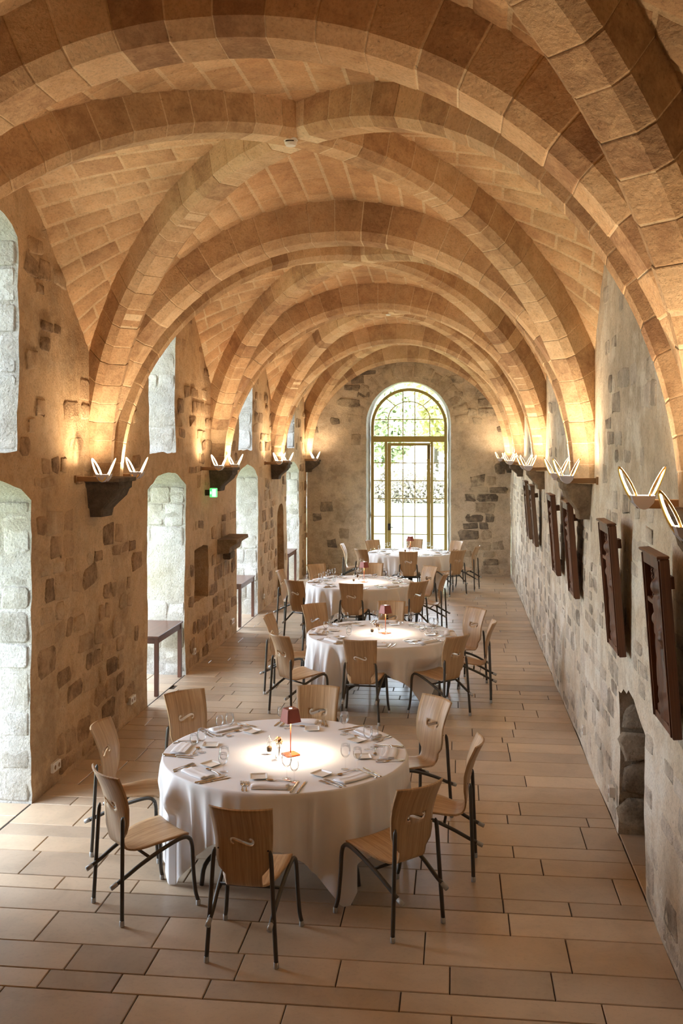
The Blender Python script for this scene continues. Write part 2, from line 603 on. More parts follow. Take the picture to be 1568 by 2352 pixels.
def rubble(parent, P, rect, blocked, mat, seed, hs, ws, keep, dist, name='stone', proud=(0.004, 0.016), maxp=300, tone=(0.1, 0.85)):
    """courses of separate stones; the largest in view are parts, the rest one part"""
    rnd = random.Random(seed * 31 + 5)
    a0, a1, z0, z1 = rect
    stones = []
    z = z0
    while z < z1:
        h = rnd.uniform(*hs)
        a = a0 + rnd.uniform(-.2, 0)
        while a < a1:
            w = rnd.uniform(*ws) * (1.0 if h < (hs[0] + hs[1]) / 2 else 1.2)
            c = (a + w / 2, z + h / 2)
            if a > a0 - 0.02 and a + w < a1 + .02 and z + h < z1 and rnd.random() < keep(*c):
                gap = rnd.uniform(.014, .035)
                poly = stone_poly(c[0], c[1], w - gap, h - gap, rnd)
                if not any(b[0] - .015 < q[0] < b[1] + .015 and b[2] - .015 < q[1] < b[3] + .015 for b in blocked for q in poly):
                    stones.append((dist(*c), poly, rnd.uniform(*proud), rnd.uniform(*tone)))
            a += w
        z += h
    stones.sort(key=lambda s: s[0])
    rest = MB()
    rt = []
    for i, (d, poly, pr, tn) in enumerate(stones):
        vs, fs = stone_geo(poly, P, pr, seed, rnd)
        if i < maxp:
            obj(name, vs, fs, mat, parent, True, tn)
        else:
            rest.add(vs, fs)
            rt += [tn] * len(fs)
    if rest.v:
        o = obj('far_stonework', rest.v, rest.f, mat, parent, True, attr=rt)
        tag(o, kind='stuff')
    return len(stones)


# openings of the left wall: (y0, y1, z0, spring, crown)
LOW = [(6.45, 8.03, 0, 2.56, 2.75), (11.2, 12.8, 0, 2.50, 2.69), (15.9, 17.6, 0, 2.48, 2.70), (20.68, 22.3, 0, 2.46, 2.68)]
UPP = [(6.75, 7.78, 2.96, 4.72, 4.88), (11.25, 12.36, 2.93, 4.72, 4.88), (16.02, 17.12, 2.95, 4.72, 4.88), (20.7, 21.7, 2.98, 4.72, 4.88)]
AUM = (13.28, 14.02, 0.87, 1.58, 1.62)
REC = (19.58, 20.3, 0.02, 1.68, 1.86)
NIC = (6.80, 7.93, 0.0, 1.08, 1.22)

PL = lambda a, z, o: (XL + o, a, z)
PR = lambda a, z, o: (XR - o, a, z)
PE = lambda a, z, o: (a, YE - o, z)
PB = lambda a, z, o: (a, YB + o, z)

holes_l = []
for k, (a0, a1, z0, zs, zc) in enumerate(LOW + UPP + [AUM, REC]):
    z0b = -0.02 if z0 < 0.05 else z0
    holes_l.append(rough_poly(arch_outline(a0, a1, z0b, zs, zc), 0.10, 0.012, k * 3.3))
wall_left = build_wall('wall_left', PL, (YB, YE, -0.05, 5.9), holes_l, 0.17, MAT['wall_l'], 1.0)
holes_r = [rough_poly(arch_outline(NIC[0], NIC[1], -0.02, NIC[3], NIC[4]), 0.08, 0.02, 77)]
wall_right = build_wall('wall_right', PR, (YB, YE, -0.05, 5.9), holes_r, 0.17, MAT['wall_r'], 2.0)
# end wall with the tall arched opening
WX, WR, WS = -1.145, 0.995, 3.55
win_hole = rough_poly(arch_outline(WX - WR, WX + WR, 0.04, WS, WS + WR, 22), 0.12, 0.006, 3)
wall_end = build_wall('wall_far', PE, (XL, XR, -0.05, 5.9), [win_hole], 0.14, MAT['wall_e'], 3.0)
wall_back = build_wall('wall_back', PB, (XL, XR, -0.05, 5.9), [], 0.5, MAT['wall_e'], 4.0)


def lining(parent, name, hole, P, seed, depth, mat, closed=False, splay=0.0, skip_floor=True, back_mat=None):
    """sides and head of an opening, from the wall face back into the wall"""
    n = len(hole)
    cx = (min(p[0] for p in hole) + max(p[0] for p in hole)) / 2
    steps = max(3, int(depth / 0.14))
    vs, fs = [], []
    for s in range(steps + 1):
        d = depth * s / steps
        for i, (a, z) in enumerate(hole):
            q = a + (cx - a) * splay * s / steps
            w = wd(a, z, seed) * (1 - s / steps) if s < 1 else 0.0
            j = noise.noise(Vector((a * 5, z * 5, d * 5 + seed))) * 0.012 * (1 if s else 0)
            vs.append(P(q + j, z + (j if z > 0.1 else 0), w - d))
    for s in range(steps):
        for i in range(n):
            j = (i + 1) % n
            if skip_floor and hole[i][1] < 0.03 and hole[j][1] < 0.03: continue
            fs.append((s * n + i, s * n + j, (s + 1) * n + j, (s + 1) * n + i))
    if closed:
        fs.append(tuple(range(steps * n, (steps + 1) * n)))
    return obj(name, vs, fs, mat, parent, True, attr=[0.6] * len(fs))


def jamb_blocks(parent, y1, z0, z1, rnd, depth=0.9, ws=(0.24, 0.42), hs=(0.2, 0.36)):
    """dressed blocks on the jamb that faces down the hall towards the camera"""
    z = z0
    while z < z1 - 0.08:
        h = min(rnd.uniform(*hs), z1 - z)
        x = XL - 0.012
        first = True
        while x > XL - depth:
            w = rnd.uniform(*ws) * (rnd.uniform(.6, 1.1) if first else 1)
            first_ = first
            first = False
            poly = stone_poly(-x + w / 2, z + h / 2, w - .010, h - .012, rnd, .3)
            cx, cz = -x + w / 2, z + h / 2
            poly = [(cx + max(-w / 2 + .004, min(w / 2 - .004, p[0] - cx)), cz + max(-h / 2 + .004, min(h / 2 - .004, p[1] - cz))) for p in poly]
            if first_: poly = [(max(p[0], -XL + .004), p[1]) for p in poly]
            PJ = lambda a, zz, o: (-a, y1 - o, zz)
            vs, fs = stone_geo(poly, PJ, rnd.uniform(.006, .013), 50 + y1, rnd, .86)
            obj('block', vs, fs, MAT['pale'], parent, True, rnd.uniform(.3, .95))
            x -= w
        z += h


rndj = random.Random(11)
for k, (a0, a1, z0, zs, zc) in enumerate(LOW + UPP):
    up = k >= 4
    e = lining(wall_left, 'embrasure', holes_l[k], PL, 1.0, DEPTH, MAT['pale'], skip_floor=not up)
    e['label'] = 'pale limestone lining of a deep wall opening'
    jamb_blocks(e, a1 + 0.002, z0 + .01, zs - .02, rndj, 0.72 if k in (0, 1, 4, 5) else 0.5)
lining(wall_left, 'cupboard_recess', holes_l[8], PL, 1.0, 0.42, MAT['rubble_l'], closed=True, skip_floor=False)['label'] = 'dark empty square recess in the wall'
lining(wall_left, 'doorway_recess', holes_l[9], PL, 1.0, 0.5, MAT['rubble_l'], closed=True)
nl = lining(wall_right, 'niche', holes_r[0], PR, 2.0, 0.62, MAT['rubble_e'], closed=True)
nl['label'] = 'low dark floor-level niche of rough brown stone'
rn = random.Random(5)
z = 0.01
while z < 1.0:
    h = rn.uniform(.2, .34)
    h = min(h, 1.12 - z)
    x = XR + .01
    while x < XR + .58:
        w = rn.uniform(.28, .5)
        poly = stone_poly(x + w / 2, z + h / 2, w - .02, h - .02, rn)
        vs, fs = stone_geo(poly, lambda a, zz, o: (a, NIC[1] - o, zz), rn.uniform(.015, .035), 9, rn)
        obj('block', vs, fs, MAT['rubble_e'], nl, True, rn.uniform(.2, .7))
        x += w
    z += h

# separate wall stones
bl = [(h[0], h[1], h[2] - .1, h[4] + .02) for h in LOW + UPP + [AUM, REC]]


def keep_l(a, z):
    n = noise.noise(Vector((a * .7, z * .7, 4)))
    return (0.62 if z < 2.0 else 0.34) + n * 0.5


def dist_l(a, z):
    return hypot(a, 3.56) + abs(z - 1.5) * .6 + (100 if a < 7.7 else 0)


rubble(wall_left, PL, (7.6, YE, 0.03, 5.3), bl, MAT['rubble_l'], 1, (.12, .24), (.14, .36), keep_l, dist_l)


def keep_r(a, z):
    n = noise.noise(Vector((a * .8, z * .8, 14)))
    return (0.50 if z < 2.3 else 0.16) + n * 0.45


rubble(wall_right, PR, (4.4, YE, 0.03, 4.6), [(NIC[0], NIC[1], -.1, NIC[4] + .04)], MAT['rubble_r'], 2, (.11, .22), (.13, .34), keep_r,
       lambda a, z: hypot(a, 1.24) + abs(z - 1.5) * .5, proud=(.002, .010))


def keep_e(a, z):
    n = noise.noise(Vector((a * 1.1, z * 1.1, 24)))
    k = 0.42 if z < 1.0 else 0.25
    if a > 0.1 and z < 2.4: k = 0.85
    if z > 3.9: k = 0.5
    return k + n * 0.4


rubble(wall_end, PE, (XL + .05, XR - .05, 0.04, 5.2), [(WX - WR - .1, WX + WR + .1, 0, WS + .1), (WX - .8, WX + .8, WS, WS + WR + .15)],
       MAT['rubble_e'], 3, (.14, .28), (.2, .5), keep_e, lambda a, z: abs(z - 2), proud=(.004, .016), tone=(0.0, .8))
# voussoirs of the relieving arch round the far window
for k in range(17):
    t0 = pi * (k + .08) / 17
    t1 = pi * (k + .92) / 17
    r0, r1 = WR + .10, WR + .42 + .05 * sin(k * 2.1)
    poly = [(WX + r * cos(t), WS + r * sin(t)) for r, t in ((r0, t0), (r0, t1), (r1, t1), (r1, t0))]
    vs, fs = stone_geo(poly, PE, .012, 3.0, rn)
    obj('arch_stone', vs, fs, MAT['wall_e'], wall_end, True, rn.uniform(.15, .6))

# ------------------------------------------------------------------ floor
JW = 0.0035
floor = obj('floor', [(-4.8, YB, -.012), (1.9, YB, -.012), (1.9, YE + .45, -.012), (-4.8, YE + .45, -.012)], [(0, 1, 2, 3)], MAT['joint'])
tag(floor, kind='structure')
ROWS = [-1.0, -.6, -.3, 0.1, .4, .6, 1.0, 1.3, 1.5, 1.9, 2.2, 2.6, 2.8, 3.1, 3.5, 3.7, 4.1, 4.4, 4.9, 5.3, 5.5, 5.8, 6.2, 6.5, 6.7, 7.1, 7.38, 7.6, 8.04]
rf = random.Random(21)
while ROWS[-1] < YE:
    ROWS.append(ROWS[-1] + rf.choice([.2, .2, .3, .3, .3, .4]))
ROWS[-1] = YE


def tile_geo(x0, x1, y0, y1, rnd):
    x0 += JW; x1 -= JW; y0 += JW; y1 -= JW
    c = .004
    zt = rnd.uniform(-.0008, .0008)
    vs = [(x0, y0, -.013), (x1, y0, -.013), (x1, y1, -.013), (x0, y1, -.013),
          (x0, y0, zt - c), (x1, y0, zt - c), (x1, y1, zt - c), (x0, y1, zt - c),
          (x0 + c, y0 + c, zt), (x1 - c, y0 + c, zt), (x1 - c, y1 - c, zt), (x0 + c, y1 - c, zt)]
    fs = [(8, 9, 10, 11)]
    for k in range(2):
        for j in range(4):
            a, b = k * 4 + j, k * 4 + (j + 1) % 4
            fs.append((a, b, b + 4, a + 4))
    return vs, fs


tiles = []
for i in range(len(ROWS) - 1):
    y0, y1 = ROWS[i], ROWS[i + 1]
    x = XL - rf.uniform(0, .5)
    while x < XR:
        w = rf.choice([.45, .55, .6, .7, .8, .9, 1.05]) * rf.uniform(.93, 1.07)
        xa, xb = max(x, XL + .0), min(x + w, XR - .0)
        if XR - (x + w) < .15: xb = XR; w = 9
        if xb - xa > .12: tiles.append((xa, xb, y0, y1))
        elif tiles and xa <= XL + .01: x = XL - w + xb - XL if False else x
        x += w
for (a0, a1, *_r) in LOW:                      # slabs that run into the openings
    y = a0
    while y < a1 - .05:
        h = min(rf.choice([.3, .4, .5]), a1 - y)
        if a1 - y - h < .1: h = a1 - y
        tiles.append((XL - DEPTH, XL - .42, y, y + h))
        tiles.append((XL - .42, XL - .004, y, y + h))
        y += h
tiles.append((XR + .004, XR + .62, NIC[0], NIC[0] + .55))
tiles.append((XR + .004, XR + .62, NIC[0] + .55, NIC[1]))


def in_view_floor(t):
    x, y = (t[0] + t[1]) / 2, (t[2] + t[3]) / 2
    D = y * cos(YAW) - x * sin(YAW)
    if D < 4.9: return False
    px = 784 + FPX * (x * cos(YAW) + y * sin(YAW)) / D
    return -60 < px < 1640


tiles.sort(key=lambda t: (0 if in_view_floor(t) else 1, t[2]))
rest = MB(); rt = []
for i, t in enumerate(tiles):
    vs, fs = tile_geo(*t, rf)
    tn = min(1, max(0, rf.gauss(.52, .19)))
    if i < 300:
        obj('floor_tile', vs, fs, MAT['slab'], floor, False, tn)
    else:
        rest.add(vs, fs); rt += [tn] * len(fs)
tag(obj('far_floor_tiles', rest.v, rest.f, MAT['slab'], floor, attr=rt), kind='stuff')

# ------------------------------------------------------------------ vault
VW, VZ, VH = 2.55, 2.66, 2.68


def bay_of(y):
    for i in range(len(BAYS) - 1):
        if y <= BAYS[i + 1]: return i
    return len(BAYS) - 2


def webz(x, y, bi=None):
    i = bay_of(y) if bi is None else bi
    b0, b1 = BAYS[i], BAYS[i + 1]
    yc, L = (b0 + b1) / 2, (b1 - b0) / 2 * 1.045
    u = abs(x - XC) / VW
    v = abs(y - yc) / L
    if u > v: m = v + .75 * (u - v) * v
    else: m = u
    m = min(m, .999)
    return VZ + VH * sqrt(1 - m * m) + .16 * (1 - min(1, max(u, v)) ** 2)


vs, fs = [], []
NX = 44
ys = []
for i in range(len(BAYS) - 1):
    for k in range(36): ys.append(BAYS[i] + (BAYS[i + 1] - BAYS[i]) * k / 36)
ys = [YB - .05, -.5] + ys + [YE, YE + .1]
for y in ys:
    for j in range(NX + 1):
        x = XC + (VW - .03) * (2 * j / NX - 1)
        vs.append((x, y, webz(x, max(min(y, YE), BAYS[0] + 0.0), None) if y >= BAYS[0] else webz(x, BAYS[0], 0)))
for i in range(len(ys) - 1):
    for j in range(NX):
        a = i * (NX + 1) + j
        fs.append((a, a + NX + 1, a + NX + 2, a + 1))
ceiling = obj('ceiling', vs, fs, MAT['web'], attr=[.55] * len(fs), smooth=True)
tag(ceiling, kind='structure')
# roof mass above the vault keeps daylight out
roof = MB().box(XL - .3, XR + .3, YB - .2, YE + .2, 5.86, 6.1).obj('vault_backing', MAT['web'], ceiling, tone=.5)


def vault_stone(f, a0, a1, s0, s1, rnd, proud):
    """f(a, s, inset) -> point on the web"""
    vs = []
    for s in (s0, (s0 + s1) / 2, s1):
        for a in (a0, (a0 + a1) / 2, a1):
            vs.append(f(a, s, -.004))
    g1, g2 = .012, .010
    pi_ = rnd.uniform(-.003, .003)
    for s in (s0 + g2, (s0 + s1) / 2, s1 - g2):
        for a in (a0 + g1, (a0 + a1) / 2, a1 - g1):
            vs.append(f(a, s, proud + pi_))
    fs = []
    for r in range(2):
        for c in range(2):
            k = 9 + r * 3 + c
            fs.append((k, k + 1, k + 4, k + 3))
    o = [0, 1, 2, 5, 8, 7, 6, 3]
    for k in range(8):
        a, b = o[k], o[(k + 1) % 8]
        fs.append((a, b, b + 9, a + 9))
    return vs, fs


rv = random.Random(33)
stones = []
for bi in range(0, 5):
    b0, b1 = BAYS[bi], BAYS[bi + 1]
    yc, L = (b0 + b1) / 2, (b1 - b0) / 2
    # longitudinal cells: courses run along the hall
    NS = 30
    th = -1.30
    arc = []
    while th < 1.30:
        dt = rv.uniform(.20, .27) / VW
        arc.append((th, min(th + dt, 1.30)))
        th += dt
    for (t0, t1) in arc:
        tm = (t0 + t1) / 2
        u = abs(sin(tm))
        lim = u * L * 1.045                       # |y - yc| larger than this
        for sgn in (-1, 1):
            a = max(lim + .02, .05)
            a += rv.uniform(-.2, 0)
            while a < L - .12:
                w = rv.uniform(.26, .5)
                aa, ab = max(a, lim + .02), min(a + w - .012, L - .1)
                if ab - aa > .1:
                    def f(p, s, o, sg=sgn, yc=yc, bi=bi):
                        x = XC + VW * sin(s)
                        y = yc + sg * p
                        z = webz(x, y, bi)
                        return (x - sin(s) * o, y, z - max(.25, cos(s)) * o)
                    stones.append((hypot(yc + sgn * (aa + ab) / 2, 2) + (0 if yc + sgn * aa > 3.2 else 50), f, aa, ab, t0, t1 - .011 / VW))
                a += w
    # lateral cells: courses run square to the side wall
    th = -1.25
    arc = []
    while th < 1.25:
        dt = rv.uniform(.16, .21) / VW
        arc.append((th, min(th + dt, 1.25)))
        th += dt
    for (t0, t1) in arc:
        tm = (t0 + t1) / 2
        v = abs(sin(tm))
        lim = v * VW
        for sgn in (-1, 1):
            a = lim + .02 + rv.uniform(-.2, 0)
            while a < 2.40:
                w = rv.uniform(.24, .46)
                aa, ab = max(a, lim + .03), min(a + w - .014, 2.41)
                if ab - aa > .09:
                    def f(p, s, o, sg=sgn, yc=yc, L=L, bi=bi):
                        x = XC + sg * p
                        y = yc + L * 1.045 * sin(s)
                        return (x, y - sin(s) * o, webz(x, y, bi) - max(.3, cos(s)) * o)
                    yy = yc + L * sin(tm)
                    stones.append((hypot(yy, 2) + (0 if yy > 5 else 50), f, aa, ab, t0, t1 - .013 / VW))
                a += w
stones.sort(key=lambda s: s[0])
rest = MB(); rt = []
for i, (d, f, a0, a1, s0, s1) in enumerate(stones):
    vs, fs = vault_stone(f, a0, a1, s0, s1, rv, .010)
    tn = min(1, max(0, rv.gauss(.55, .15)))
    if i < 300: obj('vault_stone', vs, fs, MAT['webstone'], ceiling, True, tn)
    else:
        rest.add(vs, fs); rt += [tn] * len(fs)
tag(obj('far_vault_stones', rest.v, rest.f, MAT['webstone'], ceiling, True, attr=rt), kind='stuff')


# ribs -----------------------------------------------------------------------
def rib(name, fr, total, w, depth, ch, piece, rnd, gap_mid=0.0, label=None):
    """fr(s in 0..1) -> (point on the soffit line, outward normal, lateral axis)"""
    def sect(s, shr, lift):
        p, n, l = fr(s)
        out = []
        for (a, d) in ((-w, depth), (-w, ch), (-w + ch, 0), (w - ch, 0), (w, ch), (w, depth)):
            aa = a * (1 - shr / w)
            dd = d + lift if d < depth else d
            out.append(p + l * aa + n * dd)
        return out
    vs, fs = [], []
    n = 56
    for k in range(n + 1): vs += sect(k / n, .0035, .0035)
    for k in range(n):
        for j in range(5):
            a = k * 6 + j
            fs.append((a, a + 1, a + 7, a + 6))
    core = obj(name, vs, fs, MAT['ribcore'], ceiling, attr=[.55] * len(fs))
    if label: core['label'] = label
    m = int(total / piece)
    cuts = [0.0]
    for k in range(1, m): cuts.append((k + rnd.uniform(-.12, .12)) / m)
    cuts.append(1.0)
    for k in range(m):
        s0, s1 = cuts[k], cuts[k + 1]
        if gap_mid and abs((s0 + s1) / 2 - .5) < gap_mid: continue
        g_ = .003 / total
        sh, lf = rnd.uniform(-.003, .003), rnd.uniform(-.003, .003)
        vv, ff = [], []
        ss = [s0 + g_, s0 + g_ * 3, (s0 + s1) / 2, s1 - g_ * 3, s1 - g_]
        for q, s in enumerate(ss):
            e = .002 if q in (0, 4) else 0
            vv += sect(s, sh + e, lf + e)
        for q in range(4):
            for j in range(5):
                a = q * 6 + j
                ff.append((a, a + 1, a + 7, a + 6))
        ff.append((0, 1, 2, 3, 4, 5)); ff.append((29, 28, 27, 26, 25, 24))
        obj('voussoir', vv, ff, MAT['rib'], core, False, min(1, max(0, rnd.gauss(.5, .2))))
    return core


rr_ = random.Random(3)
RI, ZS = 2.345, 2.66
for i, b in enumerate(BAYS):
    last = i == len(BAYS) - 1
    yb = b - .10 if last else b

    def fr(s, yb=yb):
        t = pi * (1 - s)
        pt = -.005 * max(0, 1 - abs(cos(t)) * 2.2)
        p = Vector((XC + RI * cos(t), yb, ZS + (RI + pt) * sin(t)))
        return p, Vector((cos(t), 0, sin(t))), Vector((0, 1, 0))
    rib('transverse_arch', fr, pi * RI, .13 if last else .21, .40, .075, .245, rr_, label='broad stone arch spanning the hall')
for i in range(len(BAYS) - 1):
    b0, b1 = BAYS[i], BAYS[i + 1]
    off = .26
    for sgn in (1, -1):
        A = Vector((XC - sgn * 2.31, b0 + off, 0)); B = Vector((XC + sgn * 2.31, b1 - off, 0))
        mid = (A + B) / 2
        hd = (B - A) / 2
        Hh = hd.length
        hd.normalize()
        lat = Vector((-hd.y, hd.x, 0))

        def fr(s, mid=mid, hd=hd, Hh=Hh, lat=lat):
            t = pi * (1 - s)
            p = mid - hd * 0 + hd * (Hh * cos(t)) + Vector((0, 0, ZS + 2.585 * sin(t)))
            n = (hd * (cos(t) * 2.585) + Vector((0, 0, sin(t) * Hh))).normalized()
            return p, n, lat
        rib('diagonal_rib', fr, 8.6, .15, .34, .06, .20, rr_, gap_mid=.012 if sgn < 0 else 0, label='diagonal vault rib crossing at the bay centre')


# ------------------------------------------------------------------ corbels
def corbel(y, side, h, out, w, mat, label):
    s = 1 if side < 0 else -1
    x0 = XL if side < 0 else XR
    prof = [(-.012, 0), (out, 0), (out, -.06), (out * .93, -.075), (out * .86, -h * .40), (out * .62, -h * .62), (out * .46, -h * .78), (out * .42, -h), (-.012, -h)]
    e = empty('corbel', (x0, y, 2.66))
    tag(e, label, 'corbel', 'stone corbels under the vault ribs')
    m = MB()
    n = len(prof)
    for q, (yy, k) in enumerate(((-w / 2, .9), (-w / 2 + .03, 1), (w / 2 - .03, 1), (w / 2, .9))):
        for (px, pz) in prof:
            t = 1 - .35 * min(1, -pz / h)
            m.v.append((s * px * (k if px > 0 else 1), yy * t, pz))
    for q in range(3):
        for j in range(n):
            a, b = q * n + j, q * n + (j + 1) % n
            m.f.append((a, b, b + n, a + n))
    m.f.append(tuple(range(n))); m.f.append(tuple(reversed(range(3 * n, 4 * n))))
    m.obj('moulded_block', mat, e, tone=.45)
    MB().box(min(s * -.012, s * (out + .02)), max(s * -.012, s * (out + .02)), -w / 2 - .03, w / 2 + .03, 0, .045, b=.008).obj('abacus', mat, e, tone=.5)
    return e


PLACE = {4.9: 'nearest the camera', 9.72: 'at the end of the first bay', 14.56: 'at the end of the second bay', 19.32: 'at the end of the third bay', 23.32: 'in the far corner'}
for y, hl, hr, w in ((4.9, .3, .34, .42), (9.72, .34, .34, .46), (14.56, .3, .26, .44), (19.32, .28, .22, .4), (23.32, .25, .25, .26)):
    corbel(y - (.22 if 5 < y < 23 else 0), -1, hl, .32, w, MAT['corbel'], 'dark moulded stone corbel on the left wall ' + PLACE[y])
    corbel(y, 1, hr, .20 if y < 5 else .25, w * .85, MAT['corbel2'] if y < 15 else MAT['corbel'], 'moulded stone corbel on the right wall ' + PLACE[y])


# ------------------------------------------------------------------ wall lights
def leaf_ring(sgn, n=20):
    """long oval loop, rising from the fold and leaning out; returns shell, glow"""
    Ld, Wd = .108, .036
    lean = radians(25)
    ax = Vector((sgn * sin(lean), 0, cos(lean)))
    lat = Vector((sgn * cos(lean) * .55, -.83, -sin(lean) * .55)).normalized()
    nor = ax.cross(lat).normalized()
    base = Vector((sgn * .030, 0, .012))
    a, b = MB(), MB()
    for mb, ro, ri, z0, z1 in ((a, 1.0, .66, -.003, .003), (b, .90, .42, -.0065, -.0035)):
        vs = []
        for k in range(n):
            t = 2 * pi * k / n
            for (r, z) in ((ro, z0), (ro, z1), (ri, z1), (ri, z0)):
                rw = Wd * (r if ro == 1.0 else r)
                c = base + ax * (Ld + cos(t) * (Ld - (1 - r) * Wd * 1.2)) + lat * (sin(t) * rw * (1.0 - .25 * cos(t))) + nor * z * sgn
                vs.append(c)
        fs = []
        for k in range(n):
            k2 = (k + 1) % n
            for j in range(4):
                j2 = (j + 1) % 4
                fs.append((k * 4 + j, k * 4 + j2, k2 * 4 + j2, k2 * 4 + j))
        mb.add(vs, fs)
    return a, b


def make_sconce():
    e = empty('wall_light', (0, 0, 0))
    # origin on the wall face; +x points into the room
    MB().box(-.03, .012, -.03, .03, -.035, .035, b=.003).obj('wall_plate', MAT['bracket'], e)
    MB().box(.01, .30, -.011, .011, -.024, .024, b=.003).obj('arm', MAT['bracket'], e)
    tr = MB()
    prof = [(-.062, .045), (-.050, .008), (-.022, -.022), (.0, -.028), (.022, -.022), (.050, .008), (.062, .045)]
    th = .004
    for yy in (-.055, .055):
        for (px, pz) in prof: tr.v.append((.27 + px, yy, pz))
        for (px, pz) in reversed(prof): tr.v.append((.27 + px * .92, yy, pz + th))
    n = 14
    for j in range(n): tr.f.append((j, (j + 1) % n, n + (j + 1) % n, n + j))
    for q in (0, 14):
        tr.f.append(tuple(range(q, q + 7)))
    tr.obj('trough', MAT['frosted'], e)
    for s in (-1, 1):
        a, b = leaf_ring(s)
        for m_ in (a, b): m_.v = [(v[0] + .27, v[1], v[2] - .01) for v in m_.v]
        lf = a.obj('leaf', MAT['brass'], e, True)
        b.obj('glowing_inlay', MAT['sconce_glow'], lf, True)
    st = MB()
    pp = [(-.036, .018), (-.020, -.008), (0, -.020), (.020, -.008), (.036, .018)]
    st.tube([(.27 + a_, -.058, b_ + .0) for a_, b_ in pp], .006, 6)
    st.obj('fold', MAT['brass'], e, True)
    return e


PROTO_SCONCE = make_sconce()
index_kids(PROTO_SCONCE)
first = True
spots = []
SY = {(-1, 4.9): (4.3, 5.2), (1, 4.9): (4.36, 5.42), (-1, 9.72): (9.03, 10.0), (1, 9.72): (9.1, 10.0), (-1, 14.56): (13.6, 14.6), (1, 14.56): (13.95, 14.8),
      (-1, 19.32): (18.3, 19.2), (1, 19.32): (18.6, 19.4)}
for y in (4.9, 9.72, 14.56, 19.32):
    for s in (-1, 1):
        for q in (0, 1):
            spots.append((s, SY[(s, y)][q], y, ('nearer', 'farther')[q]))
for s in (-1, 1): spots.append((s, 23.0, 23.32, 'single'))
ORD = {4.9: 'nearest', 9.72: 'second', 14.56: 'third', 19.32: 'fourth', 23.32: 'corner'}
for (s, y, b, w) in spots:
    loc = (XL if s < 0 else XR, y, 2.70 if (s, y) != (1, 4.36) else 2.62)
    rz = 0 if s < 0 else pi
    if first:
        o = PROTO_SCONCE; o.location = loc; o.rotation_euler = (0, 0, rz); first = False
    else:
        o = dup(PROTO_SCONCE, loc, rz)
    tag(o, 'lit brass V-shaped wall light, %s of its pair, %s corbel, %s wall' % (w, ORD[b], 'left' if s < 0 else 'right')
        if b < 23 else 'lit brass V-shaped wall light alone in the far %s corner' % ('left' if s < 0 else 'right'),
        'wall light', 'V-shaped wall lights')
    ld = bpy.data.lights.new('sconce_bulb', 'SPOT')
    ld.spot_size = radians(168)
    ld.spot_blend = 1.0
    ld.energy = SCONCE_W
    ld.color = SCONCE_C
    ld.shadow_soft_size = .018
    lo = bpy.data.objects.new('sconce_bulb', ld)
    link(lo, o)
    lo.location = (.27, 0, .03)
    lo.rotation_euler = (pi, 0, 0)

# ------------------------------------------------------------------ far window
FY = YE + .30
win = empty('window_1', (WX, FY, 0))
tag(win, kind='structure')
lin_o = lining(wall_end, 'window_reveal', win_hole, PE, 3.0, .42, MAT['pale'], skip_floor=False, splay=.09)
lin_o['label'] = 'white splayed stone reveal of the tall window'
FRR = .905
ft, fb = .05, .04


def bar(name, x0, x1, z0, z1, y0=-.03, y1=.03, parent=win, b=.006):
    return MB().box(x0, x1, y0, y1, z0, z1, b=b).obj(name, MAT['olive'], parent)


def arc_bar(name, cx, cz, R, t0, t1, hw, y0, y1, parent=win, n=22, zs=1.0):
    m = MB()
    for k in range(n + 1):
        t = t0 + (t1 - t0) * k / n
        for r, y in ((R - hw, y0), (R + hw, y0), (R + hw, y1), (R - hw, y1)):
            m.v.append((cx + r * cos(t), y, cz + r * sin(t) * zs))
    for k in range(n):
        for j in range(4):
            a, b = k * 4 + j, k * 4 + (j + 1) % 4
            m.f.append((a, b, b + 4, a + 4))
    m.f.append((0, 1, 2, 3)); m.f.append((n * 4 + 3, n * 4 + 2, n * 4 + 1, n * 4))
    return m.obj(name, MAT['olive'], parent)


FZ = 3.50
HF = FRR - .035
arc_bar('arched_frame', 0, FZ, HF, 0, pi, .035, -.05, .05)
bar('frame_post', -FRR, -FRR + .07, .06, FZ, -.05, .05)
bar('frame_post', FRR - .07, FRR, .06, FZ, -.05, .05)
bar('transom', -FRR, FRR, 3.12, 3.26, -.055, .055)
bar('threshold', -FRR, FRR, .05, .12, -.05, .05)
bar('door_post', -.575, -.515, .12, 3.12, -.05, .05)
bar('door_post', .515, .575, .12, 3.12, -.05, .05)
# the glazed door leaf
dl = empty('door_leaf', (0, 0, 0)); dl.parent = win
for x0, x1, z0, z1 in ((-.51, -.425, .13, 3.1), (.425, .51, .13, 3.1), (-.425, .425, 3.03, 3.1), (-.425, .425, .13, .2)):
    bar('door_rail', x0, x1, z0, z1, -.045, .02, dl)
colx = [-.425, -.142, .142, .425]
rowz = [3.03, 2.625, 2.20, 1.775, 1.35, .925, .56, .2]
hw = .011
for x in colx[1:-1]: bar('glazing_bar', x - hw, x + hw, .2, 3.03, -.02, .01, dl, b=.003)
for z in rowz[1:-1]: bar('glazing_bar', -.425, .425, z - hw, z + hw, -.018, .008, dl, b=.003)


def pane(x0, x1, z0, z1, parent):
    return MB().box(x0, x1, -.002, .002, z0, z1).obj('pane', MAT['pane'], parent)


for i in range(3):
    for j in range(7): pane(colx[i] + hw, colx[i + 1] - hw, rowz[j + 1] + hw, rowz[j] - hw, dl)
MB().box(-.50, -.44, -.075, -.045, 1.02, 1.18, b=.004).tube([(-.47, -.07, 1.10), (-.47, -.11, 1.10), (-.37, -.11, 1.09)], .009).obj('door_handle', MAT['iron'], dl)
MB().tube([(.47, -.055, 2.72), (.47, -.055, 3.05)], .010).obj('bolt_rod', MAT['iron'], dl)
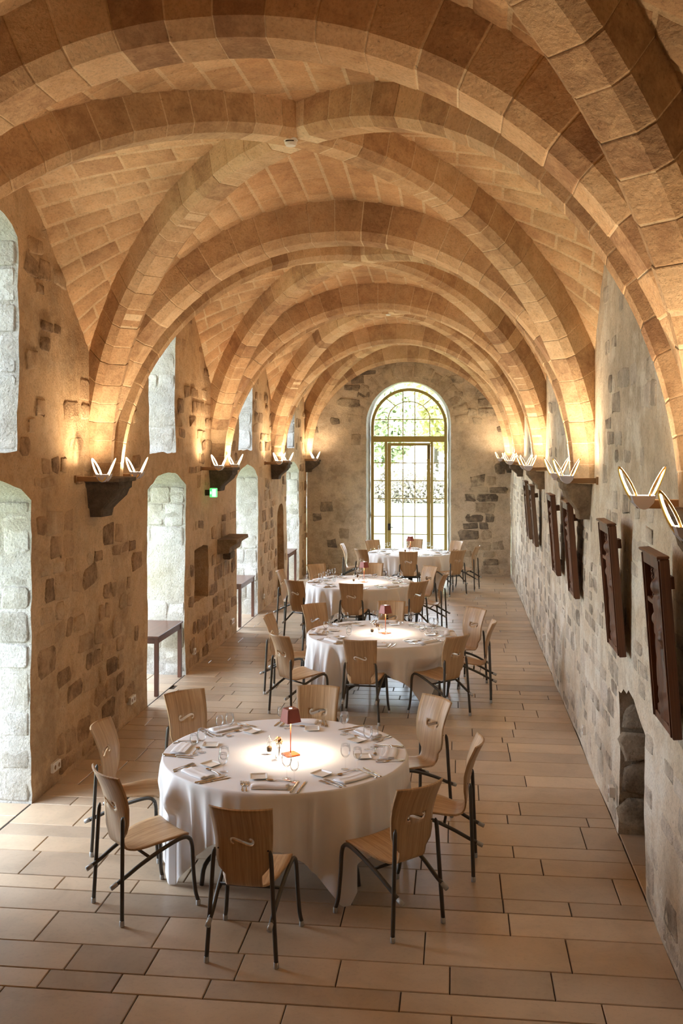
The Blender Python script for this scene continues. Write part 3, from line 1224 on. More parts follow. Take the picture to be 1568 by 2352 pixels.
# side lights
for sx_ in (-1, 1):
    xa, xb = sorted((sx_ * .575, sx_ * (FRR - .07)))
    for z in rowz[1:-1]: bar('glazing_bar', xa, xb, z - hw, z + hw, -.018, .008, b=.003)
    zz = [3.12] + rowz[1:-1] + [.12]
    for j in range(7): pane(xa, xb, zz[j + 1] + hw, zz[j] - hw, win)
# fanlight
ri = .50
FB = 3.66
for x in (-.142, .142): bar('glazing_bar', x - hw, x + hw, 3.26, FZ + sqrt((HF - .03) ** 2 - x * x), -.02, .01, b=.003)
bar('glazing_bar', -HF + .06, HF - .06, FB - hw, FB + hw, -.018, .008, b=.003)
bar('glazing_bar', -.375 - hw - .12, -.375 + hw - .12, 3.26, FB, -.02, .01, b=.003)
bar('glazing_bar', .375 - hw + .12, .375 + hw + .12, 3.26, FB, -.02, .01, b=.003)
arc_bar('glazing_bar', 0, FB, .495, 0, pi, hw, -.02, .01, zs=.86)
for sx_ in (-1, 1):
    a = Vector((sx_ * .495 * cos(.86), 0, FB + .495 * sin(.86) * .86))
    b = Vector((sx_ * HF * cos(.88), 0, FZ + HF * sin(.88)))
    MB().tube([a, b], .011, 6).obj('glazing_bar', MAT['olive'], win)
# panes of the fanlight: cut from the half disc by the bars
cells = [(-.142, .142, 3.26, FB), (-.495, -.142, 3.26, FB), (.142, .495, 3.26, FB), (-.84, -.495, 3.26, FB), (.495, .84, 3.26, FB)]
for c in cells: pane(c[0] + hw, c[1] - hw, c[2], c[3] - hw, win)


def poly_pane(pts):
    n = len(pts)
    m = MB()
    m.v = [(x, -.002, z) for x, z in pts] + [(x, .002, z) for x, z in pts]
    m.f = [tuple(range(n)), tuple(range(2 * n - 1, n - 1, -1))] + [(i, (i + 1) % n, n + (i + 1) % n, n + i) for i in range(n)]
    m.obj('pane', MAT['pane'], win)


inn = lambda t: (.495 * cos(t), FB + .495 * sin(t) * .86)
ou = lambda t: (HF * cos(t), FZ + HF * sin(t))
ti = math.acos(.142 / .495)
to = math.acos(.142 / HF)
t_b = math.asin((FB - FZ) / HF)
poly_pane([(-.142, FB), (.142, FB)] + [inn(ti + (pi - 2 * ti) * k / 6) for k in range(7)])
poly_pane([inn(ti + (pi - 2 * ti) * k / 6) for k in range(7)][::-1] + [ou(to + (pi - 2 * to) * k / 6) for k in range(7)])
for sg in (1, -1):
    M_ = lambda q: (sg * q[0], q[1])
    poly_pane([M_(q) for q in [(.142, FB), (.495, FB)] + [inn(ti * k / 6) for k in range(1, 7)]])
    poly_pane([M_(q) for q in [inn(.86 * k / 6) for k in range(6, -1, -1)] + [ou(t_b + (.88 - t_b) * k / 6) for k in range(7)]])
    poly_pane([M_(q) for q in [inn(.86 + (ti - .86) * k / 6) for k in range(6, -1, -1)] + [ou(.88 + (to - .88) * k / 6) for k in range(7)]])


# daylight portals: they only guide the sampling of the sky through the openings
def portal(loc, rot, sx_, sy_):
    ld = bpy.data.lights.new('sky_portal', 'AREA')
    ld.shape = 'RECTANGLE'
    ld.size, ld.size_y = sx_, sy_
    ld.cycles.is_portal = True
    o = bpy.data.objects.new('sky_portal', ld)
    link(o); o.location = loc; o.rotation_euler = rot


for (a0, a1, z0, zs, zc) in LOW + UPP:
    portal((XL - DEPTH - .02, (a0 + a1) / 2, (z0 + zc) / 2), (0, -pi / 2, 0), zc - z0 + .1, a1 - a0 + .1)
portal((WX, FY + .15, 2.3), (-pi / 2, 0, 0), 2.0, 4.6)

# ------------------------------------------------------------------ outside
lawn = obj('lawn', [(-60, -30, -.16), (60, -30, -.16), (60, 130, -.16), (-60, 130, -.16)], [(0, 1, 2, 3)], MAT['lawn'])
tag(lawn, 'bright mown lawn beyond the tall window', 'lawn', kind='stuff')
path = MB().box(-20, 16, 50.8, 52.0, -.2, -.14).obj('garden_path', MAT['gravel'])
tag(path, kind='structure')
bx = empty('garden_screen', (-6.2, 50.0, -.15))
tag(bx, 'low blue-grey rectangular panel standing on the lawn outside', 'screen')
MB().box(-2.2, 2.2, -.1, .1, 0.05, .62, b=.01).obj('panel', MAT['greybox'], bx)
for x in (-2.1, 2.1): MB().box(x - .04, x + .04, -.25, .25, 0, .1).obj('foot', MAT['greybox'], bx)


def tree(x, y, h, r, mat, label, name='tree', nl=1500, low=.25):
    rnd = random.Random(int(x * 13 + y * 7))
    e = empty(name, (x, y, -.16))
    tag(e, label, 'tree', 'trees beyond the lawn')
    if name == 'tree':
        m = MB().tube([(0, 0, 0), (.1, 0, h * .3), (-.05, .1, h * .6), (0, 0, h * .85)], [.22, .17, .1, .04], 8)
        for k in range(6):
            a = rnd.uniform(0, 6.3); z = h * rnd.uniform(.3, .6)
            m.tube([(0, 0, z), (cos(a) * r * .4, sin(a) * r * .4, z + h * .15), (cos(a) * r * .8, sin(a) * r * .8, z + h * .22)], [.08, .05, .02], 5)
        m.obj('trunk', MAT['bark'], e, True)
    m = MB()
    for k in range(nl):
        while True:
            p = Vector((rnd.uniform(-1, 1), rnd.uniform(-1, 1), rnd.uniform(-1, 1)))
            if .2 < p.length < 1 and noise.noise(p * 2.2 + Vector((x, y, 0))) > -.12: break
        c = Vector((p.x * r, p.y * r, h * (low + (1 - low) * (p.z + 1) / 2)))
        s = rnd.uniform(.12, .28)
        a = Vector((rnd.uniform(-1, 1), rnd.uniform(-1, 1), rnd.uniform(-1, 1))).normalized()
        b = a.orthogonal().normalized()
        m.add([c - a * s, c + b * s * .6, c + a * s, c - b * s * .6], [(0, 1, 2, 3)])
    o = m.obj('foliage', mat, e)
    o['kind'] = 'stuff'


TR = [(-12, 62, 9, 2.9, 'leaf_g', 'green tree beyond the lawn, leftmost in the tall window'),
      (-7.0, 68, 12, 3.3, 'leaf_y', 'yellow-green leafy tree behind the left panes of the window'),
      (-4.4, 60.5, 7.5, 2.1, 'leaf_g', 'smaller green tree behind the door panes of the window'),
      (-1.6, 74, 14, 4.2, 'leaf_y', 'tall yellow autumn tree behind the arched fanlight'),
      (0.2, 63, 10, 2.9, 'leaf_y', 'yellow-green tree behind the right-hand panes'),
      (5.2, 67, 11, 3.0, 'leaf_g', 'green tree at the right edge of the window view')]
for t in TR: tree(t[0], t[1], t[2], t[3], MAT[t[4]], t[5], nl=5200)
for (x, w, lab) in ((-8.6, 2.6, 'low brown hedge at the wood edge, left panes'), (-3.2, 2.6, 'low brown hedge at the wood edge, middle panes'), (2.2, 2.6, 'low brown hedge at the wood edge, right panes')):
    e = empty('hedge', (x, 57, -.16))
    tag(e, lab, 'hedge', 'hedges along the wood')
    rnd = random.Random(int(x * 10))
    m = MB()
    for k in range(3600):
        c = Vector((rnd.uniform(-w, w), rnd.uniform(-.8, .8), abs(rnd.gauss(0, 1.0)) * .9))
        s = rnd.uniform(.08, .18)
        a = Vector((rnd.uniform(-1, 1), rnd.uniform(-1, 1), rnd.uniform(-1, 1))).normalized()
        b = a.orthogonal().normalized()
        m.add([c - a * s, c + b * s * .6, c + a * s, c - b * s * .6], [(0, 1, 2, 3)])
    m.obj('foliage', MAT['leaf_d'], e)['kind'] = 'stuff'

# ------------------------------------------------------------------ chair
PROF = curve_pts([(.238, .437), (.215, .455), (.12, .452), (0, .440), (-.10, .424), (-.155, .424), (-.188, .452), (-.204, .52), (-.222, .64), (-.262, .79), (-.325, .925)], 8)
PROF = [Vector((0, p[0], p[1])) if len(p) == 2 else p for p in PROF]
arcl = [0.0]
for i in range(1, len(PROF)): arcl.append(arcl[-1] + (PROF[i] - PROF[i - 1]).length)
SL = arcl[-1]


def prof_at(s):
    s = max(0, min(SL, s))
    for i in range(1, len(arcl)):
        if s <= arcl[i]:
            t = (s - arcl[i - 1]) / (arcl[i] - arcl[i - 1])
            p = PROF[i - 1].lerp(PROF[i], t)
            d = (PROF[i] - PROF[i - 1]).normalized()
            return p, Vector((0, -d.z, d.y)) * -1
    return PROF[-1], Vector((0, 1, 0))


def s_of_z(z):
    for i in range(len(PROF) // 2, len(PROF)):
        if PROF[i].z >= z: return arcl[i]
    return SL


HW = [(0, .17), (.03, .200), (.10, .203), (.20, .195), (.30, .172), (.38, .135), (.425, .108), (.50, .110), (.545, .150), (.60, .168), (.70, .173), (SL, .190)]


def halfw(s):
    for i in range(1, len(HW)):
        if s <= HW[i][0]:
            t = (s - HW[i - 1][0]) / (HW[i][0] - HW[i - 1][0])
            return HW[i - 1][1] * (1 - t) + HW[i][1] * t
    return HW[-1][1]


def make_shell():
    out = []
    n = 44
    svals = sorted(set([h[0] for h in HW] + [SL * k / n for k in range(n + 1)]))
    right = [(halfw(s), s) for s in svals]
    left = [(-halfw(s), s) for s in reversed(svals)]
    top = [(halfw(SL) * (1 - 2 * k / 10), SL) for k in range(1, 10)]
    bot = [(-halfw(0) + 2 * halfw(0) * k / 10, 0) for k in range(1, 10)]
    outline = right + top + left + bot
    # scroll cut-out
    path = [(497, 852, 10), (472, 842, 8), (462, 815, 8), (474, 792, 11), (505, 786, 15), (560, 803, 18), (620, 826, 18), (680, 850, 19),
            (718, 854, 17), (739, 828, 12), (732, 800, 12), (708, 790, 19)]
    K = .000488
    sz = s_of_z(.705)
    cp = curve_pts([((p[0] - 604) * K, (820 - p[1]) * K, p[2] * K * 1.2) for p in path], 3)
    Lp, Rp = [], []
    for i, p in enumerate(cp):
        d = cp[min(i + 1, len(cp) - 1)] - cp[max(i - 1, 0)]
        d = Vector((d.x, d.y)).normalized()
        nn = Vector((-d.y, d.x))
        Lp.append((p.x + nn.x * p.z, sz + p.y + nn.y * p.z))
        Rp.append((p.x - nn.x * p.z, sz + p.y - nn.y * p.z))
    d0 = (cp[0] - cp[1]); d1 = (cp[-1] - cp[-2])
    e0 = [(cp[0].x + d0.x / d0.xy.length * cp[0].z, sz + cp[0].y + d0.y / d0.xy.length * cp[0].z)]
    e1 = [(cp[-1].x + d1.x / d1.xy.length * cp[-1].z, sz + cp[-1].y + d1.y / d1.xy.length * cp[-1].z)]
    hole = Lp + e1 + Rp[::-1] + e0
    # drop self-touching points
    clean = []
    for p in hole:
        if not clean or hypot(p[0] - clean[-1][0], p[1] - clean[-1][1]) > .0016: clean.append(p)
    hole = clean
    co = [Vector(p) for p in outline] + [Vector(p) for p in hole]
    no = len(outline)
    ed = [(i, (i + 1) % no) for i in range(no)] + [(no + i, no + (i + 1) % len(hole)) for i in range(len(hole))]
    bb = (min(p[0] for p in hole) - .004, max(p[0] for p in hole) + .004, min(p[1] for p in hole) - .004, max(p[1] for p in hole) + .004)
    for i in range(1, n):
        s = SL * i / n
        w = halfw(s)
        for k in range(1, 12):
            x = -w + 2 * w * k / 12
            if not (bb[0] < x < bb[1] and bb[2] < s < bb[3]): co.append(Vector((x, s)))
    r = delaunay_2d_cdt(co, ed, [], 0, 1e-6)
    V, F = r[0], r[2]
    fs = []
    for f in F:
        cx = sum(V[i].x for i in f) / 3; cy = sum(V[i].y for i in f) / 3
        if inside((cx, cy), outline) and not inside((cx, cy), hole): fs.append(tuple(f))

    def m3(x, s, o):
        p, nrm = prof_at(s)
        q = s / SL
        cup = 0.0
        if q > .5: cup = .9 * min(1, (q - .5) / .25)
        c = cup * x * x * 1.6
        seatcup = .35 * x * x if q < .45 else 0
        return Vector((x, p.y + c, p.z + seatcup)) + nrm * o
    th = .0115
    nv = len(V)
    vs = [m3(v.x, v.y, 0) for v in V] + [m3(v.x, v.y, -th) for v in V]
    ff = [f for f in fs] + [tuple(i + nv for i in reversed(f)) for f in fs]
    cnt = {}
    for f in fs:
        for i in range(3):
            a, b = f[i], f[(i + 1) % 3]
            cnt[(a, b)] = 1
    for (a, b) in cnt:
        if (b, a) not in cnt: ff.append((b, a, a + nv, b + nv))
    return vs, ff, fs


def make_chair():
    e = empty('dining_chair', (0, 0, 0))
    vs, ff, top = make_shell()
    sh = obj('seat_shell', vs, ff, MAT['oak'], e)
    me = sh.data
    nb = len(top) * 2
    me.polygons.foreach_set('use_smooth', [i < nb for i in range(len(me.polygons))])
    for s in (-1, 1):
        pts = curve_pts([(s * .208, -.262, .028), (s * .197, -.256, .2), (s * .184, -.248, .42), (s * .174, -.242, .60), (s * .166, -.237, .665)], 3)
        m = MB().tube(pts, [.0135] * (len(pts) - 2) + [.012, .005], 8)
        lg = m.obj('leg', MAT['tube'], e, True)
        MB().lathe([(.014, 0), (.0155, .002), (.0155, .034), (.0135, .036)], 10, (s * .208, -.262, 0)).obj('foot_cap', MAT['clearcap'], lg, True)
        pts = curve_pts([(s * .247, .262, .028), (s * .236, .246, .10), (s * .226, .236, .25), (s * .220, .232, .38), (s * .216, .222, .43)], 4)
        lg = MB().tube(pts, .0135, 8).obj('leg', MAT['tube'], e, True)
        MB().lathe([(.014, 0), (.0155, .002), (.0155, .034), (.0135, .036)], 10, (s * .247, .262, 0)).obj('foot_cap', MAT['clearcap'], lg, True)
        pts = curve_pts([(s * .216, .222, .43), (s * .211, .195, .450), (s * .205, .14, .446), (s * .196, .02, .405), (s * .188, -.12, .345), (s * .182, -.225, .290), (s * .182, -.285, .262)], 4)
        rl = MB().tube(pts, .0135, 8).obj('side_rail', MAT['tube'], e, True)
        MB().tube([(s * .182, -.283, .263), (s * .182, -.325, .244)], .016, 8).obj('end_cap', MAT['clearcap'], rl, True)
        MB().lathe([(.0001, 0), (.005, 0), (.005, .003), (.0001, .003)], 8, M=Matrix.Translation((s * .150, -.222, .655)) @ Matrix.Rotation(-pi / 2, 4, 'X')).obj('bolt', MAT['bolt'], e)
    MB().tube([(-.19, -.06, .375), (.19, -.06, .375)], .010, 8).obj('crossbar', MAT['tube'], e, True)
    return e


PROTO_CHAIR = make_chair()
index_kids(PROTO_CHAIR)

TABLES = [  # centre, cloth corner angle, name
    (-1.261, 7.263, (222, 304, 42, 133), 'nearest round table'),
    (-.912, 12.03, (228, 313, 44, 136), 'second round table'),
    (-1.600, 16.52, (226, 314, 44, 136), 'third round table'),
    (-.998, 21.33, (224, 314, 44, 134), 'farthest round table')]
# chair origins relative to the table centre, and facing (degrees from +y)
CH = [
    [(.032, -1.335, -3), (.84, -.90, 44), (1.12, -.10, 87), (.88, .86, 130), (.06, 1.04, 180), (-.86, .80, 222), (-1.13, -.02, 268), (-.785, -.89, 315)],
    [(-.115, -1.05, -4), (.72, -.77, 46), (1.05, .0, 88), (.95, .76, 132), (.03, 1.12, 180), (-.80, .84, 220), (-1.13, .06, 264), (-.86, -.93, 316)],
    [(.0, -1.13, -2), (.83, -.86, 42), (1.13, -.02, 80), (.93, .74, 132), (.10, 1.00, 180), (-.72, .78, 218), (-1.10, .03, 262), (-.80, -.90, 330)],
    [(.02, -1.20, 2), (.86, -.90, 36), (1.15, -.15, 75), (.80, .66, 135), (.03, .96, 178), (-.74, .68, 215), (-1.17, -.08, 270), (-.78, -.90, 318)]]
SEAT = ['near side', 'near right side', 'right side', 'far right side', 'far side', 'far left side', 'left side', 'near left side']
firstc = True
for t, (tx, ty, ca, tn) in enumerate(TABLES):
    for k, (dx, dy, rz) in enumerate(CH[t]):
        loc = (tx + dx, ty + dy, 0)
        if firstc:
            o = PROTO_CHAIR; o.location = loc; o.rotation_euler = (0, 0, radians(rz)); firstc = False
        else:
            o = dup(PROTO_CHAIR, loc, radians(rz))
        tag(o, 'oak plywood chair with scroll cutout, %s of the %s' % (SEAT[k], tn), 'chair', 'scroll-back chairs round the tables')


# ------------------------------------------------------------------ tables and cloths
def make_table():
    e = empty('banquet_table', (0, 0, 0))
    MB().lathe([(.86, .715), (.885, .72), (.885, .738), (.86, .742)], 48).obj('tabletop', MAT['brown_table'], e)
    MB().lathe([(.05, .10), (.05, .715)], 14).obj('column', MAT['tube'], e, True)
    for k in range(4):
        a = radians(231 + 90 * k)
        pts = curve_pts([(0.04, .24), (.30, .24), (.60, .20), (.73, .13), (.76, .0)], 4)
        MB().tube([(p.x * cos(a), p.x * sin(a), p.y) for p in pts], .016, 8).obj('leg', MAT['tube'], e, True)
    return e


def cloth_geo(ca, seed, chairs):
    NA, vs, fs = 240, [], []
    R, a = .895, 1.20
    rs = [.0001, .12, .25, .4, .55, .7, .8, .86, .885]
    H = .752
    for r in rs:
        for k in range(NA):
            vs.append((r * cos(2 * pi * k / NA), r * sin(2 * pi * k / NA), H))
    NT = 22
    rnd = random.Random(seed)
    ph = [rnd.uniform(0, 6.28) for _ in range(6)]
    for j in range(NT + 1):
        t = j / NT
        for k in range(NA):
            f = 2 * pi * k / NA
            d = min(abs((f - radians(c_) + pi) % (2 * pi) - pi) for c_ in ca)   # angle to the nearest cloth corner
            d = min(d, pi / 4)
            drop = a / cos(pi / 4 - d) - R
            near = math.exp(-(d / .30) ** 2)
            q1 = sin(f * 12 + ph[0] + 1.1 * sin(f * 3 + ph[3]))
            q2 = sin(f * 21 + ph[1] + .9 * sin(f * 4 + ph[4]))
            fold = (1 - abs(q1)) ** 1.6 * .9 + (1 - abs(q2)) ** 2 * .5 - .5 + .25 * sin(f * 7 + ph[2])
            # a sharp cone of cloth at each corner, its sides drawn inwards
            cone = .11 * math.exp(-(d / .085) ** 2) - .075 * math.exp(-((d - .22) / .10) ** 2)
            L = drop * t
            amp = min(1, L / .45) ** .9
            lft = .5 + .5 * max(0, -cos(f - radians(15)))   # deeper folds on the window side
            out = amp * (fold * (.040 + .045 * (0.3 + near)) * (.45 + 1.0 * lft) + cone + .025)
            z = H - L
            if j == 0: rr = R; z = H - .001
            elif j == 1: rr = R + .006 + out * .3; z = H - min(L, .012)
            else: rr = R + .010 + out
            if z < .006:
                rr += (.006 - z) * .8
                z = .006 + .004 * (1 + sin(f * 40))
            if z < .60:                                 # the cloth gives way to the seats pushed against it
                lim = 9.0
                for (qx, qy, qr) in chairs:
                    c_, s_ = cos(-radians(qr)), sin(-radians(qr))
                    for q in range(14):
                        r_ = .55 + q * .035
                        if r_ >= rr: break
                        ux, uy = r_ * cos(f) - qx, r_ * sin(f) - qy
                        lx, ly = c_ * ux - s_ * uy, s_ * ux + c_ * uy
                        if abs(lx) < .265 and -.3 < ly < .285:
                            lim = min(lim, r_); break
                if lim < rr:
                    t_ = min(1, (.60 - z) / .12)
                    rr = rr * (1 - t_) + lim * t_
            vs.append((rr * cos(f), rr * sin(f), z))
    rows = len(rs) + NT + 1
    for i in range(rows - 1):
        for k in range(NA):
            k2 = (k + 1) % NA
            fs.append((i * NA + k, i * NA + k2, (i + 1) * NA + k2, (i + 1) * NA + k))
    fs.append(tuple(reversed(range(NA))))
    return vs, fs


PT = make_table(); index_kids(PT)
TN2 = ['nearest the camera, in the foreground', 'second from the camera', 'third from the camera', 'farthest away, before the tall window']
for t, (tx, ty, ca, tn) in enumerate(TABLES):
    if t == 0: o = PT; o.location = (tx, ty, 0)
    else: o = dup(PT, (tx, ty, 0), radians(ca[0] - 222))
    tag(o, 'round banquet table hidden under its cloth, ' + TN2[t], 'table', 'round banquet tables')
    vs, fs = cloth_geo(ca, 40 + t, CH[t])
    c = obj('tablecloth', vs, fs, MAT['cloth'], None, True)
    c.location = (tx, ty, 0)
    tag(c, 'white linen cloth draped over the round table ' + TN2[t], 'tablecloth', 'white tablecloths')

TZ = .7535


# ------------------------------------------------------------------ tableware (local: -y is the guest, +y the table centre)
def flat_solid(outline_fn, n, zfn, th):
    """symmetric strip: outline_fn(s) -> (y, halfwidth)"""
    m = MB()
    for k in range(n + 1):
        y, w = outline_fn(k / n)
        z = zfn(k / n)
        m.v += [(-w, y, z + th * .35), (-w * .4, y, z + th), (w * .4, y, z + th), (w, y, z + th * .35), (w, y, z), (-w, y, z)]
    for k in range(n):
        for j in range(6):
            a, b = k * 6 + j, k * 6 + (j + 1) % 6
            m.f.append((a, b, b + 6, a + 6))
    m.f.append((5, 4, 3, 2, 1, 0)); m.f.append(tuple(n * 6 + j for j in range(6)))
    return m


def lerp_tab(tab, s):
    for i in range(1, len(tab)):
        if s <= tab[i][0]:
            t = (s - tab[i - 1][0]) / (tab[i][0] - tab[i - 1][0])
            return tab[i - 1][1] * (1 - t) + tab[i][1] * t
    return tab[-1][1]


def make_fork():
    e = empty('fork', (0, 0, 0))
    W_ = [(0, .006), (.1, .010), (.25, .006), (.5, .0035), (.68, .004), (.75, .011), (.82, .0125), (1, .0125)]
    Zt = [(0, .0015), (.3, .004), (.6, .006), (.8, .001), (1, .003)]
    flat_solid(lambda s: (-.10 + .15 * s, lerp_tab(W_, s)), 14, lambda s: lerp_tab(Zt, s), .0022).obj('handle', MAT['steel'], e, True)
    m = MB()
    for i in range(4):
        x = -.0108 + i * .0072
        m.box(x - .0016, x + .0016, .048, .098, .0028, .0050)
    m.obj('tines', MAT['steel'], e)
    return e


def make_knife():
    e = empty('table_knife', (0, 0, 0))
    W_ = [(0, .006), (.12, .0095), (.4, .0065), (.8, .0075), (1, .0055)]
    flat_solid(lambda s: (-.115 + .10 * s, lerp_tab(W_, s)), 8, lambda s: .0005, .007).obj('handle', MAT['steel'], e, True)
    W2 = [(0, .006), (.15, .0095), (.8, .0095), (.95, .005), (1, .001)]
    flat_solid(lambda s: (-.015 + .135 * s, lerp_tab(W2, s)), 10, lambda s: .0012, .002).obj('blade', MAT['steel'], e, True)
    return e


def make_spoon():
    e = empty('dessert_spoon', (0, 0, 0))
    W_ = [(0, .006), (.12, .009), (.4, .004), (1, .0035)]
    Zt = [(0, .0015), (.5, .006), (1, .005)]
    flat_solid(lambda s: (-.09 + .12 * s, lerp_tab(W_, s)), 8, lambda s: lerp_tab(Zt, s), .0022).obj('handle', MAT['steel'], e, True)
    m = MB()
    n = 14
    for q, (k, z) in enumerate(((1, .007), (.75, .003), (.4, .0012), (.05, .0008))):
        for i in range(n):
            t = 2 * pi * i / n
            m.v.append((.0165 * k * cos(t), .054 + .027 * k * sin(t), z))
    for q in range(3):
        for i in range(n):
            j = (i + 1) % n
            m.f.append((q * n + i, q * n + j, (q + 1) * n + j, (q + 1) * n + i))
    m.f.append(tuple(range(3 * n, 4 * n)))
    m.obj('bowl', MAT['steel'], e, True)
    return e


def make_glass(h, r):
    e = empty('wine_glass', (0, 0, 0))
    MB().lathe([(.001, .0), (.030, .0), (.031, .0015), (.012, .004), (.004, .008), (.0032, .02), (.0030, h * .42), (.004, h * .46), (.001, h * .47)], 18, cap=False).obj('stem', MAT['glass'], e, True)
    b0 = h * .455
    bh = h - b0
    prof = [(.003, b0), (r * .55, b0 + bh * .10), (r * .86, b0 + bh * .26), (r, b0 + bh * .48), (r * .97, b0 + bh * .7), (r * .84, h), (r * .80, h), (r * .93, b0 + bh * .7), (r * .955, b0 + bh * .48), (r * .82, b0 + bh * .27), (r * .5, b0 + bh * .125), (.001, b0 + .004)]
    MB().lathe(prof, 20, cap=False).obj('bowl', MAT['glass'], e, True)
    return e


def make_plate():
    e = empty('side_plate', (0, 0, 0))
    def sq(hw_, z, c=.006): return [(-hw_ + c, -hw_, z), (hw_ - c, -hw_, z), (hw_, -hw_ + c, z), (hw_, hw_ - c, z), (hw_ - c, hw_, z), (-hw_ + c, hw_, z), (-hw_, hw_ - c, z), (-hw_, -hw_ + c, z)]
    m = MB()
    rings = [sq(.040, 0), (sq(.058, .010)), (sq(.060, .013)), (sq(.055, .013)), (sq(.048, .005)), (sq(.044, .004))]
    m.v = [p for r in rings for p in r]
    for q in range(5):
        for i in range(8):
            j = (i + 1) % 8
            m.f.append((q * 8 + i, q * 8 + j, q * 8 + 8 + j, q * 8 + 8 + i))
    m.f.append(tuple(reversed(range(8)))); m.f.append(tuple(range(40, 48)))
    m.obj('dish', MAT['porcelain'], e)
    return e


def napkin_geo(var):
    """napkin folded into a soft roll with the loose layers showing along one side"""
    m = MB()
    hw_, n = .122, 16
    prof = [(-.046, .001), (-.050, .009), (-.044, .020), (-.028, .027), (-.006, .026), (.012, .018), (.020, .0125), (.034, .014), (.046, .011), (.054, .006), (.055, .001)]
    if var: prof = [(-.05, .001), (-.054, .008), (-.046, .014), (-.02, .017), (.0, .012), (.01, .016), (.03, .017), (.045, .011), (.055, .010), (.062, .005), (.063, .001)]
    L = len(prof)
    for k in range(n + 1):
        s = k / n
        x = -hw_ + 2 * hw_ * s
        puff = 1 + .08 * sin(s * 7 + var) - .10 * (abs(s - .5) * 2) ** 6
        for (y, z) in prof:
            m.v.append((x + .006 * sin(y * 60), y + .004 * sin(s * 5 + var * 2), max(0.0008, z * puff)))
    for k in range(n):
        for j in range(L - 1):
            a = k * L + j
            m.f.append((a, a + 1, a + 1 + L, a + L))
        m.f.append((k * L + L - 1, k * L, (k + 1) * L, (k + 1) * L + L - 1))
    m.f.append(tuple(reversed(range(L)))); m.f.append(tuple(n * L + j for j in range(L)))
    return m


def make_napkin(var):
    e = empty('napkin', (0, 0, 0))
    napkin_geo(var).obj('folded_roll', MAT['napkin'], e, True)
    MB().box(-.11, .116, .022, .060, .012, .0145, b=.001).obj('loose_layer', MAT['napkin'], e)
    return e


protos = {'napkin': make_napkin(0), 'napkin2': make_napkin(1), 'fork': make_fork(), 'knife': make_knife(), 'spoon': make_spoon(), 'glass': make_glass(.175, .036), 'glass2': make_glass(.155, .032), 'plate': make_plate()}
for p in protos.values(): index_kids(p)
used = set()


def put(kind, loc, rz, label, cat, group):
    p = protos[kind]
    if kind in used: o = dup(p, loc, rz)
    else:
        used.add(kind); o = p; o.location = loc; o.rotation_euler = (0, 0, rz)
    return tag(o, label, cat, group)


SP = ['near', 'near right', 'right', 'far right', 'far', 'far left', 'left', 'near left']
rs_ = random.Random(77)
LAY = [('napkin', 0, .0, -.775, 0), ('fork', 0, -.155, -.775, 8), ('fork', 1, -.192, -.765, 10), ('knife', 0, .155, -.765, -6), ('knife', 1, .195, -.76, -9),
       ('spoon', 0, .035, -.655, 90), ('plate', 0, -.105, -.585, 8), ('glass', 0, .085, -.60, 0), ('glass2', 0, .150, -.655, 0)]
NAMES = {'napkin': ('folded white napkin', 'napkin', 'white napkins'), 'fork': ('steel fork', 'fork', 'steel forks'), 'knife': ('steel table knife', 'knife', 'steel knives'),
         'spoon': ('steel dessert spoon', 'spoon', 'steel spoons'), 'plate': ('small square white side plate', 'plate', 'square side plates'), 'glass': ('taller clear wine glass', 'glass', 'wine glasses'),
         'glass2': ('shorter clear wine glass', 'glass', 'wine glasses')}
for t, (tx, ty, ca, tn) in enumerate(TABLES):
    for k in range(8):
        ang = radians(45 * k) + rs_.uniform(-.05, .05) + radians(1)
        rot = Matrix.Rotation(ang, 2)
        for (kd, ix, x, y, r) in LAY:
            jx, jy = rs_.uniform(-.008, .008), rs_.uniform(-.008, .008)
            v = rot @ Vector((x + jx, y + jy))
            kk = 'napkin2' if kd == 'napkin' and (k * 3 + t) % 5 in (1, 3) else kd
            rr2 = radians(r) + (rs_.uniform(-.06, .06) if kd not in ('fork', 'knife') else rs_.uniform(-.02, .02))
            nm, cat, grp = NAMES[kd]
            side = {('fork', 0): 'inner ', ('fork', 1): 'outer ', ('knife', 0): 'inner ', ('knife', 1): 'outer '}.get((kd, ix), '')
            put(kk, (tx + v.x, ty + v.y, TZ), ang + rr2, '%s%s at the %s place of the %s' % (side, nm, SP[k], tn), cat, grp)


# ------------------------------------------------------------------ table lamps and centrepieces
def rsq(hw_, z, c=.014):
    out = []
    for cx, cy, a0 in ((1, -1, -90), (1, 1, 0), (-1, 1, 90), (-1, -1, 180)):
        for q in range(4):
            t = radians(a0 + 30 * q)
            out.append(((hw_ - c) * cx + c * cos(t), (hw_ - c) * cy + c * sin(t), z))
    return out


def loft(rings, caps=(True, True)):
    m = MB()
    n = len(rings[0])
    m.v = [p for r in rings for p in r]
    for q in range(len(rings) - 1):
        for i in range(n):
            j = (i + 1) % n
            m.f.append((q * n + i, q * n + j, q * n + n + j, q * n + n + i))
    if caps[0]: m.f.append(tuple(reversed(range(n))))
    if caps[1]: m.f.append(tuple(range((len(rings) - 1) * n, len(rings) * n)))
    return m


